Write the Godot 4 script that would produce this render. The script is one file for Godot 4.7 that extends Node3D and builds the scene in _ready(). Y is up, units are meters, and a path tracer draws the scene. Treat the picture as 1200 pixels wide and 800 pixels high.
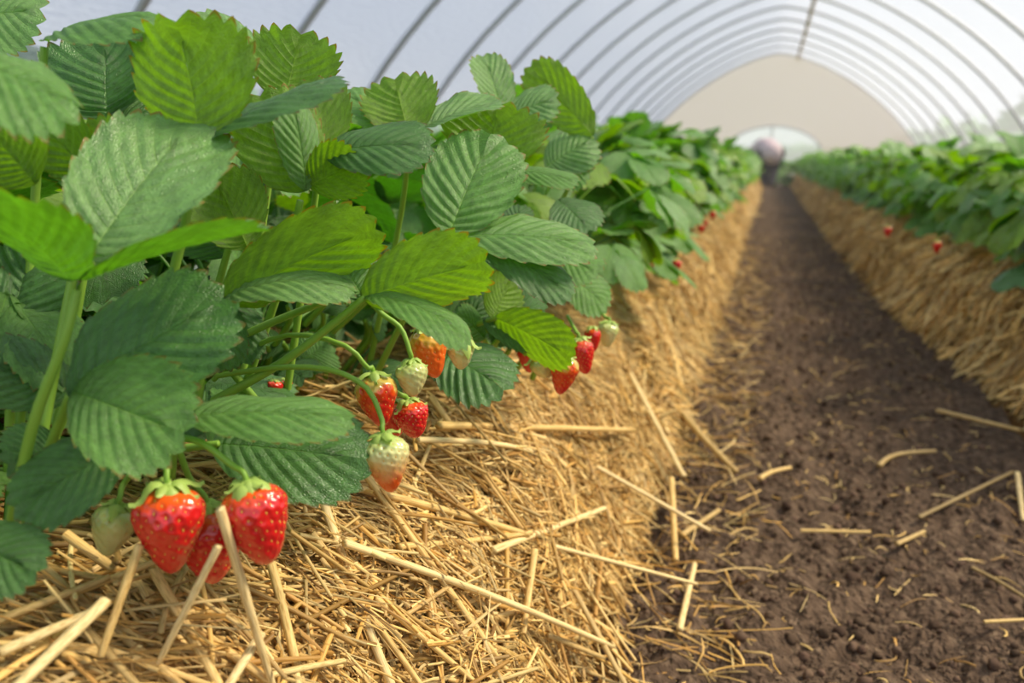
extends Node3D
# Strawberry row in a poly tunnel. y up, metres. The path runs along -z; the camera stands over the path at the origin, 0.45 m up.

const F := 1100.0                       # focal length in pixels of the 1200 x 800 frame
const VX := 903.0                       # where the direction of the rows meets the frame
const VY := 185.0
const EYE := Vector3(0, 0.45, 0)
const TEETH := 9
const U0 := 0.15

var cam_basis: Basis
var rng := RandomNumberGenerator.new()
var wob := FastNoiseLite.new()
var M := {}
var taken := {}
var leaf_kinds := []
var leaf_mats := []


# ---------------------------------------------------------------- helpers
class Buf:
	var v := PackedVector3Array()
	var uv := PackedVector2Array()
	var col := PackedColorArray()
	var idx := PackedInt32Array()
	func add(p: Vector3, t := Vector2.ZERO, c := Color.WHITE) -> int:
		v.append(p); uv.append(t); col.append(c)
		return v.size() - 1
	func tri(a: int, b: int, c: int) -> void:
		idx.append(a); idx.append(b); idx.append(c)
	func quad(a: int, b: int, c: int, d: int) -> void:
		tri(a, b, c); tri(a, c, d)
	func mesh() -> ArrayMesh:
		var n := PackedVector3Array()
		n.resize(v.size())
		for k in range(0, idx.size(), 3):
			var a := idx[k]
			var b := idx[k + 1]
			var c := idx[k + 2]
			var fn := (v[c] - v[a]).cross(v[b] - v[a])
			n[a] += fn; n[b] += fn; n[c] += fn
		for k in n.size():
			n[k] = n[k].normalized() if n[k].length_squared() > 1e-20 else Vector3.UP
		var arr := []
		arr.resize(Mesh.ARRAY_MAX)
		arr[Mesh.ARRAY_VERTEX] = v
		arr[Mesh.ARRAY_NORMAL] = n
		arr[Mesh.ARRAY_TEX_UV] = uv
		arr[Mesh.ARRAY_COLOR] = col
		arr[Mesh.ARRAY_INDEX] = idx
		var m := ArrayMesh.new()
		m.add_surface_from_arrays(Mesh.PRIMITIVE_TRIANGLES, arr)
		return m
	func append(o: Buf, t: Transform3D, tint := Color.WHITE) -> void:
		var at := v.size()
		for k in o.v.size():
			v.append(t * o.v[k]); uv.append(o.uv[k]); col.append(o.col[k] * tint)
		for k in o.idx:
			idx.append(k + at)
	func grid(rows: int, cols: int, closed := false, start := 0) -> void:
		for i in rows - 1:
			for j in cols if closed else cols - 1:
				var j2 := (j + 1) % cols
				quad(start + i * cols + j, start + i * cols + j2, start + (i + 1) * cols + j2, start + (i + 1) * cols + j)
	func tube(path: Array, radii: Array, sides := 8, c := Color.WHITE, flat := 1.0, t := Vector2(0.5, 0.5), caps := true) -> void:
		var start := v.size()
		var n := path.size()
		var up := Vector3.UP
		var d0: Vector3 = (path[1] - path[0]).normalized()
		if absf(d0.y) > 0.9:
			up = Vector3.RIGHT
		var side := d0.cross(up).normalized()
		for i in n:
			var d: Vector3 = (path[mini(i + 1, n - 1)] - path[maxi(i - 1, 0)]).normalized()
			side = (side - d * side.dot(d)).normalized()
			var top := side.cross(d).normalized()
			for j in sides:
				var a := TAU * j / sides
				add(path[i] + (side * cos(a) + top * sin(a) * flat) * radii[i], t + Vector2(float(i) / n * 0.0, 0), c)
		grid(n, sides, true, start)
		if caps:
			for e in 2:
				var i: int = 0 if e == 0 else n - 1
				var m := add(path[i], t, c * 0.9)
				for j in sides:
					var a := start + i * sides + j
					var b := start + i * sides + (j + 1) % sides
					if e == 0: tri(m, b, a)
					else: tri(m, a, b)


func numbered(called: String) -> String:
	if not taken.has(called):
		taken[called] = 0
		return called
	taken[called] += 1
	return "%s_%03d" % [called, taken[called]]

func tag(o: Node, label := "", category := "", group := "", kind := "") -> Node:
	if label: o.set_meta("label", label)
	if category: o.set_meta("category", category)
	if group: o.set_meta("group", group)
	if kind: o.set_meta("kind", kind)
	return o

func obj(called: String, mesh: Mesh, mat: Material, parent: Node = null) -> MeshInstance3D:
	var o := MeshInstance3D.new()
	o.mesh = mesh
	o.material_override = mat
	if parent == null:
		o.name = numbered(called)
		add_child(o)
	else:
		o.name = called
		parent.add_child(o, true)
	return o

func base(called: String, where: Vector3) -> Node3D:
	var o := Node3D.new()
	o.name = numbered(called)
	add_child(o)
	o.position = where
	return o

func at(px: float, py: float, d: float) -> Vector3:
	return EYE + cam_basis * Vector3((px - 600.0) / F * d, (400.0 - py) / F * d, -d)

func curve(pts: Array, n: int) -> Array:           # Catmull-Rom through pts
	var out := []
	for i in n + 1:
		var t := float(i) / n * (pts.size() - 1)
		var k := mini(int(t), pts.size() - 2)
		var f := t - k
		var p0: Vector3 = pts[maxi(k - 1, 0)]
		var p1: Vector3 = pts[k]
		var p2: Vector3 = pts[k + 1]
		var p3: Vector3 = pts[mini(k + 2, pts.size() - 1)]
		out.append(p1.cubic_interpolate(p2, p0, p3, f))
	return out

func lerp_table(tab: Array, x: float) -> float:
	if x <= tab[0][0]: return tab[0][1]
	for k in tab.size() - 1:
		if x <= tab[k + 1][0]:
			var f: float = (x - tab[k][0]) / (tab[k + 1][0] - tab[k][0])
			f = f * f * (3 - 2 * f) * 0.5 + f * 0.5
			return lerpf(tab[k][1], tab[k + 1][1], f)
	return tab[-1][1]

const BED_A := [[-1.06, 0.0], [-1.0, 0.1], [-0.9, 0.22], [-0.6, 0.25], [-0.42, 0.25], [-0.33, 0.24], [-0.27, 0.222], [-0.225, 0.19], [-0.185, 0.125], [-0.15, 0.045], [-0.115, 0.004], [-0.06, -0.012]]
const BED_B := [[0.25, -0.012], [0.31, 0.006], [0.355, 0.05], [0.385, 0.12], [0.42, 0.165], [0.5, 0.19], [0.7, 0.2], [1.1, 0.19], [1.2, 0.0]]

func near_shift(z: float) -> float:                 # the opposite bed draws back from the path near the camera
	return 0.22 * exp(-(absf(z) - 1.2) / 0.8)

func bed_y(x: float, z: float) -> float:
	var w := wob.get_noise_2d(x * 0.25, z) * 0.035 + wob.get_noise_2d(x * 3.0 + 50.0, z * 3.0) * 0.012
	var lump := wob.get_noise_2d(x * 6.0, z * 6.0 + 20.0) * 0.018
	if x < 0.1:
		var y := lerp_table(BED_A, x + w)
		return y + lump * clampf(y / 0.1, 0, 1)
	var y2 := lerp_table(BED_B, x - w - 0.03 - near_shift(z))
	return y2 + lump * clampf(y2 / 0.1, 0, 1)

func path_y(x: float, z: float) -> float:
	var n := wob.get_noise_2d(x * 9.0, z * 6.0) * 0.014 + absf(wob.get_noise_2d(x * 16.0 + 9.0, z * 11.0)) * 0.016
	n += wob.get_noise_2d(x * 60.0, z * 60.0) * 0.003
	var dip := -0.012 * exp(-pow((x - 0.12) / 0.12, 2))
	return n + dip

func ground_y(x: float, z: float) -> float:
	return maxf(bed_y(x, z), path_y(x, z))

func on_ground(px: float, py: float, lift := 0.0) -> Vector3:      # where the sight line through that pixel meets the ground
	var dir := (at(px, py, 1.0) - EYE)
	var d := 0.25
	while d < 20.0:
		var p := EYE + dir * d
		if p.y < ground_y(p.x, p.z) + lift:
			return p
		d += 0.004
	return EYE + dir * d

func ground_normal(x: float, z: float) -> Vector3:
	var e := 0.012
	return Vector3(ground_y(x - e, z) - ground_y(x + e, z), 2 * e, ground_y(x, z - e) - ground_y(x, z + e)).normalized()


# ---------------------------------------------------------------- materials
func mat(called: String, c: Color, rough := 0.8) -> StandardMaterial3D:
	var m := StandardMaterial3D.new()
	m.resource_name = called
	m.albedo_color = c
	m.roughness = rough
	M[called] = m
	return m

func noise_tex(freq: float, seed_: int, ramp: Gradient = null, size := 512, type := FastNoiseLite.TYPE_SIMPLEX_SMOOTH, oct := 4) -> NoiseTexture2D:
	var n := FastNoiseLite.new()
	n.seed = seed_
	n.frequency = freq
	n.noise_type = type
	n.fractal_octaves = oct
	var t := NoiseTexture2D.new()
	t.width = size
	t.height = size
	t.seamless = true
	t.noise = n
	if ramp: t.color_ramp = ramp
	return t

func ramp(stops: Array) -> Gradient:
	var g := Gradient.new()
	var o := PackedFloat32Array()
	var c := PackedColorArray()
	for s in stops:
		o.append(s[0]); c.append(s[1])
	g.offsets = o
	g.colors = c
	return g

func leaf_textures() -> Array:
	var n := 512
	var im := Image.create(n, n, false, Image.FORMAT_RGB8)
	var hm := Image.create(n, n, false, Image.FORMAT_RGB8)
	var fine := FastNoiseLite.new()
	fine.seed = 5
	fine.frequency = 1.0
	fine.noise_type = FastNoiseLite.TYPE_CELLULAR
	fine.cellular_return_type = FastNoiseLite.RETURN_DISTANCE2_SUB
	var soft := FastNoiseLite.new()
	soft.seed = 8
	soft.frequency = 1.0
	for y in n:
		var s := (y + 0.5) / n * 2.0 - 1.0
		var v := absf(s)
		for x in n:
			var u := (x + 0.5) / n
			var q := (u - U0) / (1 - U0) * TEETH
			var ph := q - floorf(q)
			var near := absf(ph - 0.5) if u > U0 else 1.0
			var vein := clampf(1.0 - near / (0.055 * (1.2 - v)), 0, 1) * clampf(1.25 - v, 0, 1)
			vein = maxf(vein, clampf(1.0 - v / (0.035 * (1.2 - u)), 0, 1))
			var cell := fine.get_noise_3d(u * 52.0, v * 30.0, s)
			var net := clampf((cell + 0.92) / 0.42, 0, 1)
			var mott := soft.get_noise_2d(u * 6.0 + s * 3.0, s * 5.0) * 0.5 + soft.get_noise_2d(u * 23.0, s * 21.0) * 0.3
			var c := Color(0.80, 0.84, 0.78) * (1.0 + mott * 0.40)
			c = c.lerp(Color(0.9, 0.93, 0.78), (1.0 - net) * 0.3)
			c = c.lerp(Color(1.0, 1.0, 0.80), vein * 0.7)
			var speck := soft.get_noise_2d(u * 60.0 + 31.0, s * 50.0)
			if speck > 0.78: c = c.lerp(Color(1, 0.95, 0.85), 0.6)
			var brown := soft.get_noise_2d(u * 9.0 + 70.0, s * 9.0)
			if brown > 0.55 and v > 0.45: c = c.lerp(Color(0.85, 0.55, 0.35), clampf((brown - 0.55) * 5.0, 0, 0.7))
			if u > U0 and v > 0.955 and near < 0.3 and soft.get_noise_2d(u * 14.0, s * 3.0 + 9.0) > -0.12:
				c = c.lerp(Color(1.0, 0.62, 0.42), clampf((v - 0.955) * 30.0, 0, 0.9))
			c.a = 1
			im.set_pixel(x, y, c.clamp())
			var h := 0.55 + net * 0.30 - vein * 0.30 + soft.get_noise_2d(u * 70.0, s * 60.0) * 0.06
			hm.set_pixel(x, y, Color(h, h, h).clamp())
	return [ImageTexture.create_from_image(im), ImageTexture.create_from_image(hm)]

func leaf_mat(called: String, c: Color, through: Color, tex: Array, rough := 0.36, tinted := false) -> StandardMaterial3D:
	var m := mat(called, c, rough)
	m.albedo_texture = tex[0]
	m.heightmap_enabled = true
	m.heightmap_texture = tex[1]
	m.heightmap_scale = 0.12
	m.backlight_enabled = true
	m.backlight = through
	m.metallic_specular = 0.62
	m.cull_mode = BaseMaterial3D.CULL_DISABLED
	m.vertex_color_use_as_albedo = tinted
	return m

func make_materials() -> void:
	var lt := leaf_textures()
	leaf_mats = [
		leaf_mat("leaf_mid", Color(0.57, 0.77, 0.43), Color(0.86, 1.0, 0.22), lt),
		leaf_mat("leaf_fresh", Color(0.65, 0.80, 0.30), Color(0.92, 1.0, 0.18), lt),
		leaf_mat("leaf_deep", Color(0.42, 0.61, 0.34), Color(0.72, 0.9, 0.2), lt, 0.33),
		leaf_mat("leaf_pale", Color(0.62, 0.79, 0.50), Color(0.75, 0.9, 0.25), lt, 0.30),
	]
	leaf_mat("leaf_far", Color(0.61, 0.79, 0.43), Color(0.80, 0.95, 0.18), lt, 0.42, true)
	var st := mat("stalk_green", Color(0.52, 0.68, 0.24), 0.5)
	st.backlight_enabled = true
	st.backlight = Color(0.3, 0.35, 0.1)
	var soft := noise_tex(0.02, 3, ramp([[0.0, Color(0.18, 0.145, 0.12)], [0.45, Color(0.34, 0.275, 0.222)], [0.7, Color(0.43, 0.355, 0.29)], [1.0, Color(0.58, 0.50, 0.40)]]), 1024, FastNoiseLite.TYPE_SIMPLEX_SMOOTH, 6)
	var so := mat("soil", Color.WHITE, 0.95)
	so.albedo_texture = soft
	so.uv1_triplanar = true
	so.uv1_world_triplanar = true
	so.uv1_scale = Vector3.ONE * 2.6
	so.heightmap_enabled = true
	so.heightmap_texture = noise_tex(0.03, 6, null, 1024, FastNoiseLite.TYPE_SIMPLEX_SMOOTH, 6)
	so.heightmap_scale = 1.1
	so.metallic_specular = 0.25
	var clod := mat("clod", Color(0.37, 0.30, 0.245), 0.95)
	clod.metallic_specular = 0.25
	clod.vertex_color_use_as_albedo = true
	var mu := mat("mulch_under", Color.WHITE, 0.95)
	mu.albedo_texture = noise_tex(0.05, 13, ramp([[0.0, Color(0.16, 0.10, 0.05)], [0.5, Color(0.36, 0.25, 0.12)], [1.0, Color(0.58, 0.43, 0.22)]]), 512)
	mu.uv1_triplanar = true
	mu.uv1_world_triplanar = true
	mu.uv1_scale = Vector3(9, 9, 9)
	mu.metallic_specular = 0.2
	var sw := mat("straw", Color.WHITE, 0.55)
	sw.vertex_color_use_as_albedo = true
	sw.metallic_specular = 0.4
	sw.cull_mode = BaseMaterial3D.CULL_DISABLED
	var streak := noise_tex(0.03, 21, ramp([[0.0, Color(0.72, 0.66, 0.55)], [0.5, Color(0.95, 0.94, 0.9)], [1.0, Color(1, 1, 1)]]), 256)
	sw.albedo_texture = streak
	sw.uv1_scale = Vector3(0.6, 4, 1)
	var fl := mat("film", Color(0.86, 0.88, 0.92, 0.55), 0.45)
	fl.transparency = BaseMaterial3D.TRANSPARENCY_ALPHA
	fl.backlight_enabled = true
	fl.backlight = Color(0.74, 0.76, 0.80)
	fl.cull_mode = BaseMaterial3D.CULL_DISABLED
	fl.heightmap_enabled = true
	fl.heightmap_texture = noise_tex(0.02, 41, null, 512)
	fl.heightmap_scale = 6.0
	fl.uv1_scale = Vector3(3, 14, 1)
	var ew := mat("end_sheet", Color(0.74, 0.71, 0.73, 0.94), 0.7)
	ew.transparency = BaseMaterial3D.TRANSPARENCY_ALPHA
	ew.backlight_enabled = true
	ew.backlight = Color(0.9, 0.84, 0.82)
	ew.cull_mode = BaseMaterial3D.CULL_DISABLED
	var ds := mat("door_sheet", Color(0.98, 0.97, 1.0, 0.7), 0.5)
	ds.transparency = BaseMaterial3D.TRANSPARENCY_ALPHA
	ds.backlight_enabled = true
	ds.backlight = Color(0.97, 0.98, 1)
	ds.cull_mode = BaseMaterial3D.CULL_DISABLED
	var pm := mat("steel", Color(0.74, 0.74, 0.76), 0.5)
	pm.metallic = 0.25
	mat("cord", Color(0.74, 0.65, 0.55), 0.8)
	var gr := mat("meadow", Color.WHITE, 0.95)
	gr.albedo_texture = noise_tex(0.03, 51, ramp([[0.0, Color(0.30, 0.42, 0.18)], [1.0, Color(0.50, 0.62, 0.30)]]), 256)
	gr.uv1_triplanar = true
	gr.uv1_world_triplanar = true
	gr.uv1_scale = Vector3(0.3, 0.3, 0.3)
	var hd := mat("hedge_leaf", Color(0.36, 0.55, 0.26), 0.8)
	hd.vertex_color_use_as_albedo = true
	hd.cull_mode = BaseMaterial3D.CULL_DISABLED
	var be := mat("berry", Color.WHITE, 0.24)
	be.vertex_color_use_as_albedo = true
	be.clearcoat_enabled = true
	be.clearcoat = 0.5
	be.clearcoat_roughness = 0.15
	be.subsurf_scatter_enabled = true
	be.subsurf_scatter_strength = 0.05
	var sd := mat("berry_seed", Color(0.85, 0.66, 0.22), 0.4)
	sd.vertex_color_use_as_albedo = true
	var cx := mat("calyx", Color(0.66, 0.76, 0.38), 0.5)
	cx.backlight_enabled = true
	cx.backlight = Color(0.5, 0.6, 0.15)
	cx.cull_mode = BaseMaterial3D.CULL_DISABLED
	mat("skin", Color(0.72, 0.52, 0.42), 0.6)
	mat("hair", Color(0.14, 0.11, 0.10), 0.7)
	mat("shirt", Color(0.80, 0.72, 0.74), 0.9)
	mat("trousers", Color(0.17, 0.16, 0.21), 0.9)


# ---------------------------------------------------------------- leaves
func leaflet(length: float, width: float, bend := 0.5, roll := 0.25, pleat := 0.0010, sub := 4, vs := [0.0, 0.2, 0.42, 0.62, 0.8, 0.93, 1.0], seed_ := 0.0, lean := 0.0) -> Buf:
	# y along the midrib, z the upper side; bend curls the tip down, roll curls the sides down (negative: up)
	var b := Buf.new()
	var us := [0.0, U0 * 0.4, U0 * 0.75]
	for k in TEETH * sub:
		us.append(U0 + (1 - U0) * k / (TEETH * sub))
	us.append(1.0)
	for s in [-1.0, 1.0]:
		var start := b.v.size()
		for u in us:
			var q: float = (u - U0) / (1 - U0) * TEETH
			var ph: float = q - floorf(q)
			var edge := Vector2(pow(sin(PI * pow(u, 1.10)), 0.76) * (width * 0.5), length * (0.5 - 0.5 * cos(PI * pow(u, 0.86))))
			edge.x *= 1.0 + lean * s
			var mid: float = length * (0.01 + 0.82 * pow(u, 1.75))
			var out := (edge - Vector2(0, mid * 0.75 + length * 0.1)).normalized()
			var tooth := 0.0
			if u > U0 and u < 1.0:
				tooth = (1.0 - pow(absf((ph - 0.58) / (0.58 if ph < 0.58 else 0.42)), 1.25)) * width * 0.085 * minf(1.0, 0.45 + (u - U0) * 3.0)
			for v in vs:
				var p := Vector2(0, mid).lerp(edge, v)
				p.y -= sin(PI * v) * length * 0.02
				p += (out + Vector2(0, 0.55)).normalized() * tooth * pow(v, 4.0)
				var z := 0.0
				if u > U0:
					z += (0.5 * cos(TAU * ph)) * pleat * (0.55 + 0.9 * absf(wob.get_noise_2d(u * 4.0 + seed_, s * 3.0))) * pow(sin(PI * minf(v * 0.85 + 0.08, 1.0)), 0.6)
				z += 0.0012 * clampf(v * 6.0, 0, 1)
				z += wob.get_noise_3d(p.x * 30.0 * s + seed_ * 7.0, p.y * 30.0, seed_ * 13.0) * width * 0.08 * v
				var X: float = p.x * s
				# curl the sides
				var fx := roll / (width * 0.5)
				if absf(roll) > 0.01:
					var a: float = X * fx
					var r := 1.0 / fx
					X = sin(a) * (r + z)
					z = (r + z) * cos(a) - r
				var Y := p.y
				if absf(bend) > 0.01:
					var fy := bend / length
					var a2 := Y * fy
					var r2 := 1.0 / fy
					Y = sin(a2) * (r2 + z)
					z = (r2 + z) * cos(a2) - r2
				b.add(Vector3(X, Y, z).rotated(Vector3.RIGHT, bend * 0.5), Vector2(u, 0.5 + 0.5 * v * s))
		var nu := us.size()
		var nv := vs.size()
		for i in nu - 1:
			for j in nv - 1:
				var a0 := start + i * nv + j
				if s > 0: b.quad(a0, a0 + nv, a0 + nv + 1, a0 + 1)
				else: b.quad(a0, a0 + 1, a0 + nv + 1, a0 + nv)
	return b

func chord(L: float, bend: float) -> float:
	return L * (2.0 * sin(bend * 0.5) / bend if absf(bend) > 0.01 else 1.0)

func frame(y: Vector3, n: Vector3) -> Basis:
	var yy := y.normalized()
	var x := yy.cross(n).normalized()
	return Basis(x, yy, x.cross(yy))

func kind_of_leaf(height: float, reach: float, tilt: float, size: float, sub: int, vs: Array, seed_: float) -> Buf:
	# a whole leaf in the plant's own axes: crown at the origin, leaning out along +x
	var b := Buf.new()
	var end := Vector3(reach, height, 0)
	var pts := curve([Vector3(0.01, 0, 0), Vector3(reach * 0.35, height * 0.6, 0.004), end], 5)
	b.tube(pts, [0.0022, 0.002, 0.0019, 0.0018, 0.0017, 0.0016], 5, Color(1.15, 1.15, 0.9), 1.0, Vector2(0.4, 0.5), false)
	var dirs := [0.0, 1.25, -1.25]
	for k in 3:
		var a: float = dirs[k]
		var out := Vector3(cos(a), 0, sin(a))
		var y := (out * cos(tilt) + Vector3(0, sin(tilt), 0) + Vector3(0.15 * absf(signf(a)), 0.1 * rng.randf_range(-1, 1), 0)).normalized()
		var n := (Vector3(0, 1, 0) - Vector3(1, 0, 0) * sin(tilt) * 0.8 + out * 0.1 + Vector3(rng.randf_range(-0.4, 0.4), 0, rng.randf_range(-0.4, 0.4))).normalized()
		var L := size * (1.0 if k == 0 else 0.9) * rng.randf_range(0.92, 1.08)
		var lf := leaflet(L, L * rng.randf_range(0.80, 0.92), rng.randf_range(0.3, 0.9), rng.randf_range(-0.35, 0.45), 0.0011, sub, vs, seed_ + k * 1.7)
		b.append(lf, Transform3D(frame(y, n), end + y * (0.012 if k == 0 else 0.002)))
	return b


# ---------------------------------------------------------------- ready
func _ready() -> void:
	rng.seed = 77
	wob.seed = 4
	wob.frequency = 1.0
	wob.fractal_octaves = 2
	# camera
	var zc := -Vector3((VX - 600) / F, (400 - VY) / F, -1).normalized()      # the world's +z in the camera's axes
	var up := Vector3(0, -zc.z, zc.y).normalized()
	if up.y < 0: up = -up
	cam_basis = Basis(up.cross(zc), up, zc).transposed()
	var cam := Camera3D.new()
	cam.name = "camera"
	cam.transform = Transform3D(cam_basis, EYE)
	var lens := CameraAttributesPhysical.new()
	lens.frustum_focal_length = 24.0 * F / 800.0
	lens.frustum_focus_distance = 0.56
	lens.exposure_aperture = 7.5
	lens.frustum_near = 0.03
	lens.frustum_far = 400.0
	cam.attributes = lens
	cam.fov = rad_to_deg(2.0 * atan(400.0 / F))
	cam.near = 0.03
	cam.far = 400.0
	cam.current = true
	add_child(cam)
	# sky, sun, exposure
	var we := WorldEnvironment.new()
	we.name = "environment"
	var env := Environment.new()
	env.background_mode = Environment.BG_SKY
	var sk := ProceduralSkyMaterial.new()
	sk.sky_top_color = Color(0.78, 0.84, 0.95)
	sk.sky_horizon_color = Color(0.95, 0.96, 0.98)
	sk.ground_horizon_color = Color(0.62, 0.66, 0.58)
	sk.ground_bottom_color = Color(0.35, 0.38, 0.28)
	sk.sun_angle_max = 1.0
	sk.sky_energy_multiplier = 1.0
	var sky := Sky.new()
	sky.sky_material = sk
	env.sky = sky
	env.tonemap_mode = Environment.TONE_MAPPER_LINEAR
	env.tonemap_exposure = 1.13
	env.volumetric_fog_enabled = true
	env.volumetric_fog_density = 0.0
	env.sdfgi_enabled = true
	env.ssao_enabled = true
	env.ssil_enabled = true
	we.environment = env
	add_child(we)
	var sun := DirectionalLight3D.new()
	sun.name = "sun"
	sun.light_color = Color(1.0, 0.94, 0.83)
	sun.light_energy = 3.0
	sun.light_angular_distance = 14.0
	sun.shadow_enabled = true
	sun.sky_mode = DirectionalLight3D.SKY_MODE_LIGHT_ONLY
	add_child(sun)
	sun.look_at_from_position(Vector3(0.74, 0.84, -0.26) * 30.0, Vector3.ZERO)

	make_materials()
	make_ground()
	make_tunnel()
	make_person()
	make_straw()
	make_rows()
	make_hero_leaves()
	make_berries()
	make_stalks()
	make_haze()


# ---------------------------------------------------------------- ground and beds
func make_ground() -> void:
	var b := Buf.new()
	var ring := [-90.0, -2.4, -1.1, -0.5, 0.12, 0.7, 1.3, 2.5, 90.0]
	var zs := [40.0, 2.0, -5.0, -10.0, -17.0, -120.0]
	for z in zs:
		for x in ring:
			b.add(Vector3(x, -0.04, z))
	b.grid(zs.size(), ring.size())
	tag(obj("ground", b.mesh(), M.meadow), "green grass field around the tunnel", "ground", "", "structure")
	# the trodden path
	b = Buf.new()
	var rows := 0
	var z := 0.35
	while z < 17.2:
		for k in 131:
			var x := lerpf(-0.16, 0.42, k / 130.0)
			b.add(Vector3(x, path_y(x, -z), -z))
		rows += 1
		z *= 1.0105
	b.grid(rows, 131)
	tag(obj("path", b.mesh(), M.soil), "dark brown trodden soil path between the straw beds", "path", "", "structure")
	# soil floor of the whole tunnel
	b = Buf.new()
	for zz in [1.5, -17.2]:
		for x in [-2.3, -1.0, -0.2, 0.42, 1.2, 2.42]:
			b.add(Vector3(x, -0.03, zz))
	b.grid(2, 6)
	tag(obj("floor", b.mesh(), M.soil), "bare brown soil floor under the tunnel", "floor", "", "structure")
	# mounds
	for side in 2:
		b = Buf.new()
		rows = 0
		z = 0.12 if side == 0 else 0.5
		var lo := -1.08 if side == 0 else 0.2
		var hi := -0.03 if side == 0 else 1.22
		while z < 17.2:
			for k in 81:
				var t := k / 80.0
				t = 1.0 - pow(1.0 - t, 1.8) if side == 0 else pow(t, 1.8)
				var x := lerpf(lo, hi, t)
				b.add(Vector3(x, bed_y(x, -z) - 0.008, -z))
			rows += 1
			z = z * 1.016 + 0.002
		b.grid(rows, 81)
		tag(obj("bed_mound", b.mesh(), M.mulch_under), ["straw covered raised bed on the sunlit side of the path", "straw covered raised bed with the shaded flank"][side], "bed", "", "structure")
	# clods
	var cb := Buf.new()
	var n0 := FastNoiseLite.new()
	n0.seed = 3
	n0.frequency = 1.0
	for i in 6:
		for j in 8:
			var a := PI * i / 5.0
			var c := TAU * j / 8.0
			var p := Vector3(sin(a) * cos(c), cos(a) * 0.7, sin(a) * sin(c))
			cb.add(p * (1.0 + n0.get_noise_3dv(p * 1.6) * 0.6))
	cb.grid(6, 8, true)
	var mm := MultiMesh.new()
	mm.transform_format = MultiMesh.TRANSFORM_3D
	mm.use_colors = true
	mm.mesh = cb.mesh()
	mm.instance_count = 5200
	for k in 5200:
		var zz := -0.5 - 5.0 * pow(rng.randf(), 1.8)
		var x := rng.randf_range(-0.13, 0.36)
		var s := 0.0012 + 0.006 * pow(rng.randf(), 4.0)
		var t := Transform3D(Basis.from_euler(Vector3(rng.randf() * 6, rng.randf() * 6, rng.randf() * 6)).scaled(Vector3.ONE * s), Vector3(x, ground_y(x, zz) + s * 0.2, zz))
		mm.set_instance_transform(k, t)
		var g := rng.randf_range(0.55, 1.35)
		mm.set_instance_color(k, Color(g, g * rng.randf_range(0.94, 1.02), g * 0.98))
	var mi := MultiMeshInstance3D.new()
	mi.name = "soil_crumbs"
	mi.multimesh = mm
	mi.material_override = M.clod
	add_child(mi)
	tag(mi, "loose dark soil crumbs scattered over the path", "soil", "", "stuff")


# ---------------------------------------------------------------- tunnel
const TC := 0.06
const TA := 2.35
const TB := 1.87
const TY := 0.28
const TN := 1.342
const TEND := 17.0

func arch(t: float, grow := 0.0) -> Vector2:
	var c := cos(t)
	return Vector2(TC + (TA + grow) * signf(c) * pow(absf(c), TN), TY + (TB + grow) * pow(sin(t), TN))

func arch_points(n: int, grow := 0.0) -> Array:
	var out := [Vector2(TC + TA + grow, -0.03)]
	for k in n + 1:
		out.append(arch(PI * k / n, grow))
	out.append(Vector2(TC - TA - grow, -0.03))
	return out

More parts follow.
